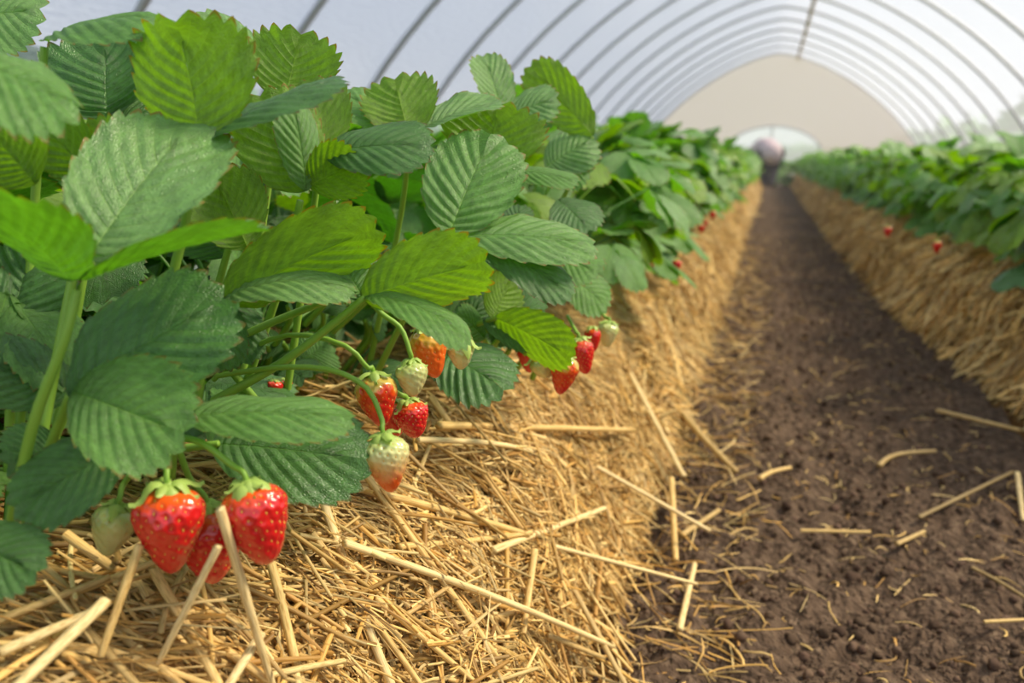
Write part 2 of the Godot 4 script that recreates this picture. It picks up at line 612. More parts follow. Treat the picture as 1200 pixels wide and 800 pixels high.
func make_tunnel() -> void:
	# film
	var b := Buf.new()
	var cols := 0
	var rows := 0
	for k in 81:
		var z := 2.0 - (TEND + 2.0) * k / 80.0
		var pts := arch_points(44, 0.02)
		cols = pts.size()
		var bay := fposmod(z - 0.28, 1.0)
		for j in cols:
			var p: Vector2 = pts[j]
			var sag := sin(PI * bay) * 0.02 + wob.get_noise_2d(j * 0.35, z * 1.7) * 0.016
			var c := Vector2(TC, 0.4)
			p -= (p - c).normalized() * sag
			b.add(Vector3(p.x, p.y, z), Vector2(z * 0.25, j * 0.05))
		rows += 1
	b.grid(rows, cols)
	tag(obj("ceiling", b.mesh(), M.film), "milky translucent plastic film over the tunnel arch", "film", "", "structure")
	# far end sheet with its arched opening, and the rear end behind the camera
	var hole := []
	for k in 25:
		var a := PI * k / 24.0
		hole.append(Vector2(0.02 + 0.86 * cos(a), 0.36 + 0.62 * pow(sin(a), 0.9)))
	b = Buf.new()
	var outer := arch_points(44, 0.02)
	var n := outer.size()
	for j in n:
		b.add(Vector3(outer[j].x, outer[j].y, -TEND))
	for j in n:
		var f := float(j) / (n - 1) * 26.0
		var h: Vector2
		if f < 1.0: h = Vector2(0.88, lerpf(-0.03, 0.36, f))
		elif f > 25.0: h = Vector2(-0.84, lerpf(0.36, -0.03, f - 25.0))
		else:
			var i := mini(int(f - 1.0), 23)
			h = hole[i].lerp(hole[i + 1], f - 1.0 - i)
		b.add(Vector3(h.x, h.y, -TEND))
	b.grid(2, n)
	var low := b.v.size()
	for q in [Vector2(-0.84, -0.03), Vector2(-0.84, 0.36), Vector2(0.88, 0.36), Vector2(0.88, -0.03)]:
		b.add(Vector3(q.x, q.y, -TEND))
	b.quad(low, low + 1, low + 2, low + 3)
	tag(obj("wall_end", b.mesh(), M.end_sheet), "dull whitish sheet closing the far end of the tunnel", "wall", "", "structure")
	# clear sheet hung in the opening
	b = Buf.new()
	var m := b.add(Vector3(0.02, 0.36, -TEND - 0.02))
	for h in hole:
		b.add(Vector3(h.x, h.y, -TEND - 0.02))
	for k in 24:
		b.tri(m, m + 1 + k, m + 2 + k)
	var door := obj("door_1", b.mesh(), M.door_sheet)
	tag(door, "arched opening closed by a pale clear plastic sheet", "door", "", "structure")
	b = Buf.new()
	var rim := []
	for h in hole:
		rim.append(Vector3(h.x, h.y, -TEND))
	var rr := []
	for h in rim: rr.append(0.014)
	b.tube(rim, rr, 6)
	b.tube([Vector3(0.0, 0.36, -TEND), Vector3(0.0, 0.6, -TEND), Vector3(0.0, 0.97, -TEND)], [0.015, 0.015, 0.015], 6)
	obj("door_frame", b.mesh(), M.steel, door)
	# hoops
	b = Buf.new()
	var path := []
	var radii := []
	for p in arch_points(40):
		path.append(Vector3(p.x, p.y, 0))
		radii.append(0.0165)
	b.tube(path, radii, 10)
	var hm := b.mesh()
	for k in 18:
		var z := 0.28 - k
		var o := obj("tunnel_hoop", hm, M.steel)
		o.position.z = z
		var nth: String = ["nearest", "second", "third", "fourth", "fifth", "sixth", "seventh", "eighth", "ninth", "tenth", "eleventh", "twelfth", "thirteenth", "fourteenth", "fifteenth", "sixteenth", "seventeenth", "eighteenth"][17 - k]
		tag(o, "grey steel tube hoop, %s counted from the closed tunnel end" % nth.replace("nearest", "first"), "hoop", "steel hoops of the tunnel")
	# ridge
	b = Buf.new()
	var ridge := []
	radii = []
	var ra := arch(1.42)
	for k in 36:
		var z := 1.8 - 18.8 * k / 35.0
		ridge.append(Vector3(0.36, ra.y - 0.04 - 0.012 * sin(PI * fposmod(z - 0.28, 1.0)), z))
		radii.append(0.022)
	b.tube(ridge, radii, 7)
	var rp := obj("ridge_pole", b.mesh(), M.cord)
	tag(rp, "thin brownish pole running along the crown of the hoops", "pole")
	for k in 17:
		b = Buf.new()
		var z := 0.28 - k
		b.tube([Vector3(0.33, ra.y - 0.035, z), Vector3(0.36, ra.y - 0.052, z), Vector3(0.39, ra.y - 0.035, z)], [0.012, 0.014, 0.012], 6)
		obj("clamp", b.mesh(), M.steel, rp)
	# hedge outside, seen dimly through the film
	for side in [[3.4, 2.0, -26.0, 1.15], [-4.0, 2.0, -26.0, 1.1]]:
		var hb := Buf.new()
		for k in 2600:
			var z := lerpf(side[1], side[2], rng.randf())
			var h: float = side[3] * (0.85 + 0.25 * wob.get_noise_2d(z * 0.7, side[0]))
			var p := Vector3(side[0] + rng.randf_range(-0.5, 0.5), rng.randf_range(-0.03, h), z)
			var s := rng.randf_range(0.10, 0.22)
			var q := Basis.from_euler(Vector3(rng.randf() * 6, rng.randf() * 6, rng.randf() * 6))
			var g := rng.randf_range(0.7, 1.3)
			var c := Color(g, g, g)
			var i0 := hb.add(p + q * Vector3(-s, 0, 0) * 0.5, Vector2.ZERO, c)
			hb.add(p + q * Vector3(0, s, 0.03), Vector2.ZERO, c)
			hb.add(p + q * Vector3(s, 0, 0) * 0.5, Vector2.ZERO, c)
			hb.add(p + q * Vector3(0, -s, 0.03), Vector2.ZERO, c)
			hb.quad(i0, i0 + 1, i0 + 2, i0 + 3)
		var hg := obj("hedge", hb.mesh(), M.hedge_leaf)
		tag(hg, "low green hedge showing dimly through the tunnel film" if side[0] > 0 else "low green hedge outside the tunnel behind the sunlit bed", "hedge", "", "stuff")
	var tb := Buf.new()
	for k in 3200:
		var x := rng.randf_range(-14, 16)
		var h := 0.75 + 0.3 * wob.get_noise_2d(x * 0.25, 3.0)
		var p := Vector3(x, rng.randf_range(0, h), -44 + rng.randf_range(-1, 1))
		var s := rng.randf_range(0.3, 0.5)
		var q := Basis.from_euler(Vector3(rng.randf() * 6, rng.randf() * 6, rng.randf() * 6))
		var g := rng.randf_range(0.8, 1.3)
		var c := Color(g, g, g)
		var i0 := tb.add(p + q * Vector3(-s, 0, 0) * 0.5, Vector2.ZERO, c)
		tb.add(p + q * Vector3(0, s, 0), Vector2.ZERO, c)
		tb.add(p + q * Vector3(s, 0, 0) * 0.5, Vector2.ZERO, c)
		tb.add(p + q * Vector3(0, -s, 0), Vector2.ZERO, c)
		tb.quad(i0, i0 + 1, i0 + 2, i0 + 3)
	tag(obj("treeline", tb.mesh(), M.hedge_leaf), "pale green line of shrubs beyond the arched opening", "shrubs", "", "stuff")


# ---------------------------------------------------------------- the picker
func nets(bones: Array, cell: float, k_blend := 0.05) -> Buf:
	var lo := Vector3.ONE * 99.0
	var hi := Vector3.ONE * -99.0
	for bn in bones:
		for e in 2:
			lo = lo.min(bn[e] - Vector3.ONE * (bn[2 + e] + 3 * cell))
			hi = hi.max(bn[e] + Vector3.ONE * (bn[2 + e] + 3 * cell))
	var nx := int((hi.x - lo.x) / cell) + 2
	var ny := int((hi.y - lo.y) / cell) + 2
	var nz := int((hi.z - lo.z) / cell) + 2
	var f := PackedFloat32Array()
	f.resize(nx * ny * nz)
	f.fill(1.0)
	for bn in bones:
		var a: Vector3 = bn[0]
		var ab: Vector3 = bn[1] - a
		var l2 := ab.length_squared()
		var reach: float = maxf(bn[2], bn[3]) + 3 * cell + k_blend
		var bl := ((a.min(bn[1]) - Vector3.ONE * reach - lo) / cell).floor().max(Vector3.ZERO)
		var bh := ((a.max(bn[1]) + Vector3.ONE * reach - lo) / cell).ceil()
		for x in range(int(bl.x), mini(int(bh.x) + 1, nx)):
			for y in range(int(bl.y), mini(int(bh.y) + 1, ny)):
				for z in range(int(bl.z), mini(int(bh.z) + 1, nz)):
					var p := lo + Vector3(x, y, z) * cell
					var t := clampf((p - a).dot(ab) / l2, 0, 1) if l2 > 1e-9 else 0.0
					var d: float = p.distance_to(a + ab * t) - lerpf(bn[2], bn[3], t)
					var i := (x * ny + y) * nz + z
					var o := f[i]
					var h := maxf(k_blend - absf(o - d), 0.0) / k_blend
					f[i] = minf(o, d) - h * h * k_blend * 0.25
	var b := Buf.new()
	var cellv := {}
	var st := [ny * nz, nz, 1]
	for x in nx - 1:
		for y in ny - 1:
			for z in nz - 1:
				var i := (x * ny + y) * nz + z
				var s := 0
				var sum := Vector3.ZERO
				var cnt := 0
				for e in 12:
					var ax := e / 4
					var o1 := (ax + 1) % 3
					var o2 := (ax + 2) % 3
					var i0: int = i + ((e & 1) * st[o1]) + (((e >> 1) & 1) * st[o2])
					var d0 := f[i0]
					var d1: float = f[i0 + st[ax]]
					if (d0 < 0) != (d1 < 0):
						var q := Vector3.ZERO
						q[o1] = e & 1
						q[o2] = (e >> 1) & 1
						q[ax] = d0 / (d0 - d1)
						sum += q
						cnt += 1
				if cnt:
					cellv[i] = b.add(lo + (Vector3(x, y, z) + sum / cnt) * cell)
	for x in range(1, nx - 1):
		for y in range(1, ny - 1):
			for z in range(1, nz - 1):
				var i := (x * ny + y) * nz + z
				for ax in 3:
					var j: int = i + st[ax]
					if (f[i] < 0) != (f[j] < 0):
						var s1: int = st[(ax + 1) % 3]
						var s2: int = st[(ax + 2) % 3]
						var q := [i, i - s1, i - s1 - s2, i - s2]
						if not q.all(func(c): return cellv.has(c)): continue
						if f[i] < 0: b.quad(cellv[q[0]], cellv[q[3]], cellv[q[2]], cellv[q[1]])
						else: b.quad(cellv[q[0]], cellv[q[1]], cellv[q[2]], cellv[q[3]])
	return b

func make_person() -> void:
	# bent low over the bed on the sunlit side, seen from behind: torso leaning forward and towards the bed
	var P := base("person", Vector3(-0.03, 0.0, -15.4))
	var V := func(x: float, y: float, z: float) -> Vector3: return Vector3(x, y, z)
	var hipl: Vector3 = V.call(-0.05, 0.50, 0.03)
	var hipr: Vector3 = V.call(0.13, 0.52, 0.06)
	var kneel: Vector3 = V.call(-0.09, 0.30, -0.16)
	var kneer: Vector3 = V.call(0.09, 0.31, -0.14)
	var ankl: Vector3 = V.call(-0.06, 0.06, 0.0)
	var ankr: Vector3 = V.call(0.06, 0.06, 0.04)
	var waist: Vector3 = V.call(-0.02, 0.60, -0.10)
	var chest: Vector3 = V.call(-0.10, 0.60, -0.26)
	var neck: Vector3 = V.call(-0.17, 0.56, -0.37)
	var head: Vector3 = V.call(-0.22, 0.50, -0.42)
	var shl: Vector3 = V.call(-0.27, 0.54, -0.26)
	var shr: Vector3 = V.call(0.04, 0.58, -0.36)
	var ell: Vector3 = V.call(-0.33, 0.36, -0.36)
	var elr: Vector3 = V.call(-0.05, 0.36, -0.50)
	var wrl: Vector3 = V.call(-0.34, 0.28, -0.55)
	var wrr: Vector3 = V.call(-0.22, 0.28, -0.60)
	var bones := [
		[hipl, kneel, 0.085, 0.06], [hipr, kneer, 0.085, 0.06], [kneel, ankl, 0.058, 0.04], [kneer, ankr, 0.058, 0.04],
		[ankl, ankl + Vector3(-0.02, -0.025, -0.17), 0.04, 0.032], [ankr, ankr + Vector3(0.02, -0.025, -0.17), 0.04, 0.032],
		[hipl, hipr, 0.10, 0.10], [(hipl + hipr) / 2, waist, 0.125, 0.125], [waist, chest, 0.125, 0.14], [shl, shr, 0.07, 0.07], [chest, neck, 0.11, 0.05],
		[neck, head, 0.05, 0.07], [head, head + Vector3(-0.01, -0.05, -0.05), 0.095, 0.075],
		[shl, ell, 0.05, 0.038], [ell, wrl, 0.038, 0.026], [shr, elr, 0.05, 0.038], [elr, wrr, 0.038, 0.026],
	]
	for w in [wrl, wrr]:
		bones.append([w, w + Vector3(0, -0.03, -0.06), 0.026, 0.03])
		for k in 4:
			var r: Vector3 = w + Vector3(-0.027 + 0.018 * k, -0.035, -0.075)
			bones.append([r, r + Vector3(0, -0.035, -0.03), 0.0095, 0.009])
			bones.append([r + Vector3(0, -0.035, -0.03), r + Vector3(0, -0.055 - 0.004 * (k % 3), -0.02), 0.009, 0.008])
		bones.append([w + Vector3(0.025, -0.01, -0.03), w + Vector3(0.045, -0.045, -0.05), 0.011, 0.009])
	tag(obj("body", nets(bones, 0.014, 0.03).mesh(), M.skin, P), "bare skin of head and hands")
	var top := [[(hipl + hipr) / 2 + Vector3(0.01, 0.01, 0.02), waist, 0.175, 0.15], [waist, chest, 0.145, 0.158], [shl, shr, 0.085, 0.085], [chest, neck, 0.125, 0.075], [shl, ell, 0.066, 0.056], [shr, elr, 0.066, 0.056]]
	tag(obj("shirt", nets(top, 0.02, 0.05).mesh(), M.shirt, P), "pale pinkish grey shirt stretched over the bent back")
	var leg := [[hipl, hipr, 0.118, 0.118], [hipl, kneel, 0.105, 0.078], [hipr, kneer, 0.105, 0.078], [kneel, ankl, 0.076, 0.055], [kneer, ankr, 0.076, 0.055]]
	tag(obj("trousers", nets(leg, 0.02, 0.04).mesh(), M.trousers, P), "dark bluish grey trousers")
	var hr := [[head + Vector3(0.0, 0.02, 0.015), head + Vector3(-0.01, 0.0, -0.03), 0.105, 0.09], [head + Vector3(0.03, 0.03, 0.05), head + Vector3(0.05, -0.02, 0.04), 0.06, 0.04]]
	tag(obj("hair", nets(hr, 0.016, 0.03).mesh(), M.hair, P), "short dark hair")
	for k in 2:
		var a: Vector3 = ankl if k == 0 else ankr
		obj("shoe", nets([[a + Vector3(0, -0.015, 0.02), a + Vector3(-0.02 + 0.04 * k, -0.02, -0.18), 0.05, 0.042]], 0.014, 0.02).mesh(), M.hair, P)
	tag(P, "person in pale shirt and dark trousers bending over the row to pick", "person")


# ---------------------------------------------------------------- straw
const STRAW := [Color(0.76, 0.47, 0.14), Color(0.86, 0.59, 0.22), Color(0.58, 0.32, 0.08), Color(0.94, 0.72, 0.34), Color(0.46, 0.26, 0.08), Color(0.92, 0.68, 0.30)]

func straw_mesh(kind: int) -> ArrayMesh:
	# unit long along x, unit wide
	var b := Buf.new()
	var r2 := RandomNumberGenerator.new()
	r2.seed = 100 + kind
	var n := 7
	var bow := r2.randf_range(-0.07, 0.07)
	var sway := r2.randf_range(-0.05, 0.05)
	var curl := r2.randf_range(-1.5, 1.5)
	for i in n:
		var t := float(i) / (n - 1)
		var c := Vector3(t - 0.5, bow * (4 * t * (1 - t)) * 0.5, sway * sin(PI * t) + 0.006 * sin(t * 9.0 + kind))
		var taper := 1.0 if kind < 4 else sin(PI * clampf(t * 0.9 + 0.05, 0, 1)) * 0.8 + 0.25
		for j in 5:
			var a := PI * j / 4.0
			var y := sin(a) * 0.5
			var zz := cos(a) * 0.5
			if kind >= 4:
				y *= 0.25
				var w := Vector2(zz, y).rotated(curl * t)
				zz = w.x
				y = w.y
			b.add(c + Vector3(0, y * 0.02 * taper, zz * 0.02 * taper), Vector2(t, j * 0.06 + kind * 0.1))
	for i in n - 1:
		for j in 4:
			b.quad(i * 5 + j, (i + 1) * 5 + j, (i + 1) * 5 + j + 1, i * 5 + j + 1)
	return b.mesh()

func straw_color() -> Color:
	var c: Color = STRAW[rng.randi() % STRAW.size()]
	c = c.lerp(STRAW[rng.randi() % STRAW.size()], rng.randf())
	return c * rng.randf_range(0.5, 1.25)

func strew(called: String, label: String, count: int, z0: float, z1: float, pw: float, xs: Array, size: Vector2, wide: Vector2, comb: float, spread: float, lift: float) -> void:
	var per := count / 7
	var hold := Node3D.new()
	hold.name = numbered(called)
	add_child(hold)
	tag(hold, label, "straw", "", "stuff")
	for kind in 7:
		var mm := MultiMesh.new()
		mm.transform_format = MultiMesh.TRANSFORM_3D
		mm.use_colors = true
		mm.mesh = straw_mesh(kind)
		mm.instance_count = per
		for k in per:
			var z := lerpf(z0, z1, pow(rng.randf(), pw))
			var x := lerpf(xs[0], xs[1], pow(rng.randf(), xs[2]))
			if comb > 9.0: x += near_shift(z)
			var y := ground_y(x, z)
			var nrm := ground_normal(x, z)
			var ang := (comb if comb < 9.0 else atan2(nrm.z, nrm.x)) + rng.randfn(0.0, spread)
			var dir := Vector3(cos(ang), 0, sin(ang))
			dir = (dir - nrm * dir.dot(nrm)).normalized()
			dir = (dir + nrm * rng.randfn(0.0, 0.10)).normalized()
			var side := dir.cross(nrm).normalized()
			var top := side.cross(dir)
			var ln := rng.randf_range(size.x, size.y)
			var w := rng.randf_range(wide.x, wide.y) / 0.02
			var bs := Basis(dir * ln, top * w * 1.0, -side * w)
			# keep the bow in proportion
			mm.set_instance_transform(k, Transform3D(bs, Vector3(x, y + rng.randf() * lift, z)))
			mm.set_instance_color(k, straw_color())
		var mi := MultiMeshInstance3D.new()
		mi.name = "straw_litter"
		mi.multimesh = mm
		mi.material_override = M.straw
		hold.add_child(mi, true)
		mi.set_meta("kind", "stuff")

func make_straw() -> void:
	# sunlit bed: near shoulder, then farther; combed down the flank to the path
	strew("straw_mulch", "golden straw mulch covering the shoulder of the sunlit bed", 13000, -0.2, -1.5, 1.0, [-0.50, -0.135, 0.75], Vector2(0.03, 0.11), Vector2(0.0013, 0.0034), -0.3, 0.7, 0.008)
	strew("straw_mulch", "fine combed golden straw fibres down the near flank of the sunlit bed", 14000, -0.3, -2.0, 1.0, [-0.36, -0.14, 0.8], Vector2(0.05, 0.13), Vector2(0.0008, 0.0019), -0.45, 0.42, 0.009)
	strew("straw_mulch", "golden straw mulch running on along the sunlit bed towards the tunnel end", 16000, -1.4, -8.0, 1.5, [-0.42, -0.13, 0.7], Vector2(0.05, 0.15), Vector2(0.002, 0.005), -0.35, 0.55, 0.018)
	strew("straw_mulch", "hazy golden straw edge beside the crouching person", 5000, -7.5, -17.0, 1.2, [-0.36, -0.12, 0.8], Vector2(0.08, 0.2), Vector2(0.005, 0.01), 0.2, 0.7, 0.02)
	# shaded bed: hanging down its flank
	strew("straw_mulch", "straw hanging in strands down the flank of the opposite bed", 11000, -0.9, -5.0, 1.2, [0.37, 0.74, 1.3], Vector2(0.06, 0.18), Vector2(0.003, 0.0075), 99.0, 0.30, 0.03)
	strew("straw_mulch", "straw edge of the opposite bed far along the path", 9000, -4.8, -17.0, 1.3, [0.36, 0.60, 1.2], Vector2(0.08, 0.2), Vector2(0.004, 0.009), 99.0, 0.4, 0.02)
	# bits trodden into the path
	strew("straw_litter", "short broken straw bits trodden into the soil path", 1700, -0.55, -6.0, 1.6, [-0.12, 0.36, 1.0], Vector2(0.008, 0.04), Vector2(0.0010, 0.0026), 0.0, 2.0, 0.002)
	strew("straw_fringe", "loose straw fringe where the sunlit bed meets the soil", 1300, -0.5, -5.0, 1.6, [-0.14, 0.0, 1.8], Vector2(0.03, 0.10), Vector2(0.0012, 0.003), 0.2, 0.9, 0.006)


# ---------------------------------------------------------------- plants of the rows
func make_plant(spec: Array, scale_: float, leaves: Array, r: RandomNumberGenerator) -> Node3D:
	var o := Node3D.new()
	for e in spec:
		var l := MeshInstance3D.new()
		l.name = "leaf"
		l.mesh = leaves[e[0]]
		l.material_override = leaf_mats[e[3]]
		l.transform = Transform3D(Basis(Vector3.UP, e[1]).scaled(Vector3.ONE * e[2] * scale_), Vector3.ZERO)
		o.add_child(l, true)
	return o

func make_rows() -> void:
	var mid_bufs := []
	var far_bufs := []
	var defs := [[0.27, 0.05, 0.45], [0.26, 0.10, -0.15], [0.23, 0.15, -0.55], [0.19, 0.18, -0.8], [0.13, 0.19, -0.8], [0.28, 0.07, 0.75], [0.20, 0.08, 0.5], [0.14, 0.13, 0.1], [0.25, 0.13, -0.6], [0.09, 0.12, -0.2], [0.08, 0.16, -0.6], [0.16, 0.18, -1.0]]
	for k in defs.size():
		var d: Array = defs[k]
		mid_bufs.append(kind_of_leaf(d[0], d[1], d[2], 0.070, 2, [0.0, 0.35, 0.75, 1.0], k * 3.1))
		far_bufs.append(kind_of_leaf(d[0], d[1], d[2], 0.074, 1, [0.0, 0.5, 1.0], k * 3.1))
	var leaves := []
	for b in mid_bufs: leaves.append(b.mesh())
	leaf_kinds = leaves
	# plant patterns
	var specs := []
	var far_meshes := []
	for s in 5:
		var spec := []
		for k in 42:
			var kind: int = [0, 1, 2, 3, 4, 5, 6, 7, 8, 9, 10, 2, 11, 3, 0, 10, 11][k % 17]
			spec.append([kind, k * 2.399 + rng.randf_range(-0.4, 0.4), rng.randf_range(0.82, 1.12), [0, 0, 1, 2, 3, 1, 0, 3][rng.randi() % 8]])
		specs.append(spec)
		var fb := Buf.new()
		for e in spec:
			var g := rng.randf_range(0.9, 1.4)
			fb.append(far_bufs[e[0]], Transform3D(Basis(Vector3.UP, e[1]).scaled(Vector3.ONE * e[2]), Vector3.ZERO), Color(g, g * rng.randf_range(0.95, 1.05), g * 0.9))
		far_meshes.append(fb.mesh())
	# [x, first z, last z, step, label, group, size]
	var rows := [
		[-0.335, -1.25, -16.6, 0.235, "leafy strawberry plant in the row edging the sunlit straw", "plants edging the sunlit straw", 0.9],
		[-0.68, -0.55, -16.4, 0.33, "leafy strawberry plant behind the front row of the sunlit bed", "second row of the sunlit bed", 1.0],
		[0.61, -1.5, -16.6, 0.225, "leafy strawberry plant in the row edging the shaded straw", "plants edging the shaded straw", 0.92],
		[1.0, -0.9, -16.4, 0.33, "leafy strawberry plant behind the front row of the opposite bed", "second row of the opposite bed", 0.95],
	]
	for q in [[0.0, -16.5], [0.22, -16.65], [0.12, -16.3], [0.32, -16.4]]:
		var e := obj("strawberry_plant", far_meshes[1], M.leaf_far)
		e.transform = Transform3D(Basis(Vector3.UP, q[0] * 9.0).scaled(Vector3.ONE * 1.25), Vector3(q[0], -0.01, q[1]))
		tag(e, "strawberry plant standing across the end of the path at the end sheet", "plant", "plants at the path end")
	for rw in rows:
		var z: float = rw[1]
		while z > rw[2]:
			var x: float = rw[0] + rng.randf_range(-0.03, 0.03)
			var v := rng.randi() % 5
			var o: Node3D
			var sc: float = rw[6] * rng.randf_range(0.9, 1.1)
			if rw[0] == -0.68 and z > -2.6: sc *= 0.72
			if z > -6.5:
				o = make_plant(specs[v], 1.0, leaves, rng)
			else:
				var mi := MeshInstance3D.new()
				mi.mesh = far_meshes[v]
				mi.material_override = M.leaf_far
				o = mi
			o.name = numbered("strawberry_plant")
			add_child(o)
			if x > 0.1: x += 0.8 * near_shift(z)
			o.transform = Transform3D(Basis(Vector3.UP, rng.randf() * TAU).scaled(Vector3.ONE * sc), Vector3(x, bed_y(x, z) - 0.01, z))
			tag(o, rw[4], "plant", rw[5])
			z -= rw[3] * rng.randf_range(0.85, 1.15)


# ---------------------------------------------------------------- the near plants, leaf by leaf
func hero_leaf(plant: Node3D, stalk: Array, leaflets: Array) -> void:
	# stalk: points [px, py, depth]; leaflets: [[base], [tip], width, upper side in the camera's axes, bend, roll, material, pleat]
	var lf: Node3D
	if stalk.size() > 1:
		var pts := []
		for s in stalk: pts.append(at(s[0], s[1], s[2]) - plant.position)
		pts = curve(pts, 12)
		var rr := []
		for k in pts.size(): rr.append(lerpf(0.0027, 0.0019, float(k) / (pts.size() - 1)))
		var b := Buf.new()
		b.tube(pts, rr, 8)
		fuzz(b, pts, rr)
		lf = obj("leaf", b.mesh(), M.stalk_green, plant)
	else:
		lf = Node3D.new()
		lf.name = "leaf"
		plant.add_child(lf, true)
	for e in leaflets:
		var p0 := at(e[0][0], e[0][1], e[0][2])
		var p1 := at(e[1][0], e[1][1], e[1][2])
		var nrm: Vector3 = cam_basis * (e[3] as Vector3)
		var c := p0.distance_to(p1)
		var bend: float = e[4]
		var L := c / chord(1.0, bend)
		var w: float = e[2]
		var buf := leaflet(L, w, bend, e[5], e[7] if e.size() > 7 else 0.0011, 5, [0.0, 0.1, 0.25, 0.42, 0.6, 0.78, 0.92, 1.0], p0.x * 40.0 + p1.y * 31.0)
		var o := obj("leaflet", buf.mesh(), leaf_mats[e[6]], lf)
		o.transform = Transform3D(frame(p1 - p0, nrm), p0 - plant.position)

func fuzz(b: Buf, pts: Array, rr: Array) -> void:      # short soft hairs standing off a stalk
	for k in 150:
		var t := rng.randf() * (pts.size() - 1.01)
		var i := int(t)
		var p: Vector3 = pts[i].lerp(pts[i + 1], t - i)
		var d: Vector3 = (pts[i + 1] - pts[i]).normalized()
		var o := Vector3(rng.randfn(), rng.randfn(), rng.randfn())
		o = (o - d * o.dot(d)).normalized()
		var s: Vector3 = p + o * rr[i] * 0.9
		var q := b.add(s - d * 0.00012, Vector2(0.5, 0.5))
		b.add(s + d * 0.00012, Vector2(0.5, 0.5))
		b.add(s + o * rng.randf_range(0.001, 0.002) + d * 0.0004, Vector2(0.5, 0.5))
		b.tri(q, q + 1, q + 2)

func make_hero_leaves() -> void:
	var v := func(x: float, y: float, z: float) -> Vector3: return Vector3(x, y, z)
	var pa := base("strawberry_plant", Vector3(-0.36, bed_y(-0.36, -0.36), -0.36))
	tag(pa, "big leafed strawberry plant holding the two large ripe berries", "plant", "near plants of the sunlit bed")
	var pb := base("strawberry_plant", Vector3(-0.34, bed_y(-0.34, -0.58), -0.58))
	tag(pb, "strawberry plant with a yellow green leaf arching over the half ripe berries", "plant", "near plants of the sunlit bed")
	var pc := base("strawberry_plant", Vector3(-0.34, bed_y(-0.34, -0.85), -0.85))
	tag(pc, "strawberry plant with a large crinkled leaf above the second berry cluster", "plant", "near plants of the sunlit bed")
	# --- plant A
	hero_leaf(pa, [[12, 622, 0.42], [38, 500, 0.40], [75, 400, 0.39], [90, 340, 0.39]], [
		[[106, 300, 0.392], [226, 148, 0.44], 0.062, v.call(0.1, 0.45, 0.88), 0.35, -0.25, 3],
		[[82, 328, 0.388], [-40, 238, 0.34], 0.056, v.call(0.12, 0.97, -0.2), 0.5, -0.3, 0],
		[[98, 330, 0.39], [308, 272, 0.40], 0.050, v.call(0.1, 0.97, 0.12), 0.25, -0.5, 0],
	])
	hero_leaf(pa, [[30, 610, 0.43], [60, 520, 0.42], [82, 463, 0.405]], [
		[[82, 462, 0.405], [262, 352, 0.425], 0.056, v.call(-0.1, 0.30, 0.93), 0.3, 0.15, 2],
		[[88, 460, 0.40], [216, 508, 0.392], 0.050, v.call(0.0, 0.35, 0.93), 0.4, -0.35, 0],
		[[150, 522, 0.41], [22, 596, 0.395], 0.036, v.call(0.0, 0.5, 0.86), 0.4, 0.3, 2],
	])
	hero_leaf(pa, [[20, 600, 0.47], [60, 520, 0.47], [88, 462, 0.465]], [
		[[88, 462, 0.465], [-30, 420, 0.45], 0.036, v.call(0.1, 0.4, 0.9), 0.3, 0.2, 2],
	])
	hero_leaf(pa, [[10, 560, 0.49], [12, 450, 0.48], [12, 388, 0.475]], [
		[[12, 388, 0.475], [42, 284, 0.49], 0.052, v.call(0.0, 0.3, 0.95), 0.3, 0.3, 2, 0.002],
		[[8, 388, 0.475], [-70, 330, 0.47], 0.046, v.call(0.0, 0.4, 0.9), 0.3, 0.3, 2, 0.002],
	])
	hero_leaf(pa, [[-60, 560, 0.40], [-75, 300, 0.37], [-70, 70, 0.345]], [
		[[-70, 62, 0.345], [84, 130, 0.365], 0.050, v.call(0.25, 0.72, 0.65), 0.7, 0.55, 0, 0.002],
	])
	hero_leaf(pa, [[-60, 500, 0.55], [-50, 200, 0.53], [-40, 30, 0.52]], [
		[[-42, 22, 0.52], [48, 14, 0.52], 0.052, v.call(0.0, 0.4, 0.9), 0.3, 0.2, 3],
	])
	hero_leaf(pa, [[20, 540, 0.50], [40, 250, 0.48], [52, 55, 0.465]], [
		[[56, 50, 0.465], [198, 30, 0.45], 0.050, v.call(-0.15, 0.86, 0.48), 0.8, 0.5, 0],
	])
	hero_leaf(pa, [[60, 540, 0.52], [110, 250, 0.51], [126, 140, 0.50]], [
		[[126, 140, 0.50], [124, 48, 0.52], 0.070, v.call(0.0, 0.22, 0.97), 0.2, -0.3, 2, 0.0020],
		[[130, 138, 0.50], [222, 150, 0.50], 0.050, v.call(0.2, 0.4, 0.9), 0.3, 0.2, 2, 0.0018],
	])
	hero_leaf(pa, [[40, 560, 0.45], [90, 300, 0.455], [112, 190, 0.46]], [
		[[150, 235, 0.455], [100, 150, 0.46], 0.036, v.call(0.0, 0.4, -0.9), 0.3, 0.2, 1],
		[[40, 215, 0.43], [-15, 150, 0.42], 0.040, v.call(-0.3, 0.7, -0.6), 0.3, 0.2, 1],
		[[105, 215, 0.45], [30, 120, 0.44], 0.036, v.call(0.0, 0.5, -0.8), 0.4, 0.2, 1],
	])
	hero_leaf(pa, [[120, 560, 0.47], [200, 330, 0.45], [226, 210, 0.44], [234, 165, 0.44]], [
		[[233, 165, 0.44], [206, 26, 0.425], 0.062, v.call(0.12, 0.55, -0.82), 0.4, -0.3, 1],
		[[240, 165, 0.44], [400, 96, 0.455], 0.046, v.call(-0.25, 0.86, 0.42), 0.5, 0.45, 2],
		[[230, 168, 0.445], [200, 230, 0.50], 0.04, v.call(0.0, 0.7, 0.6), 0.4, 0.3, 2],
	])
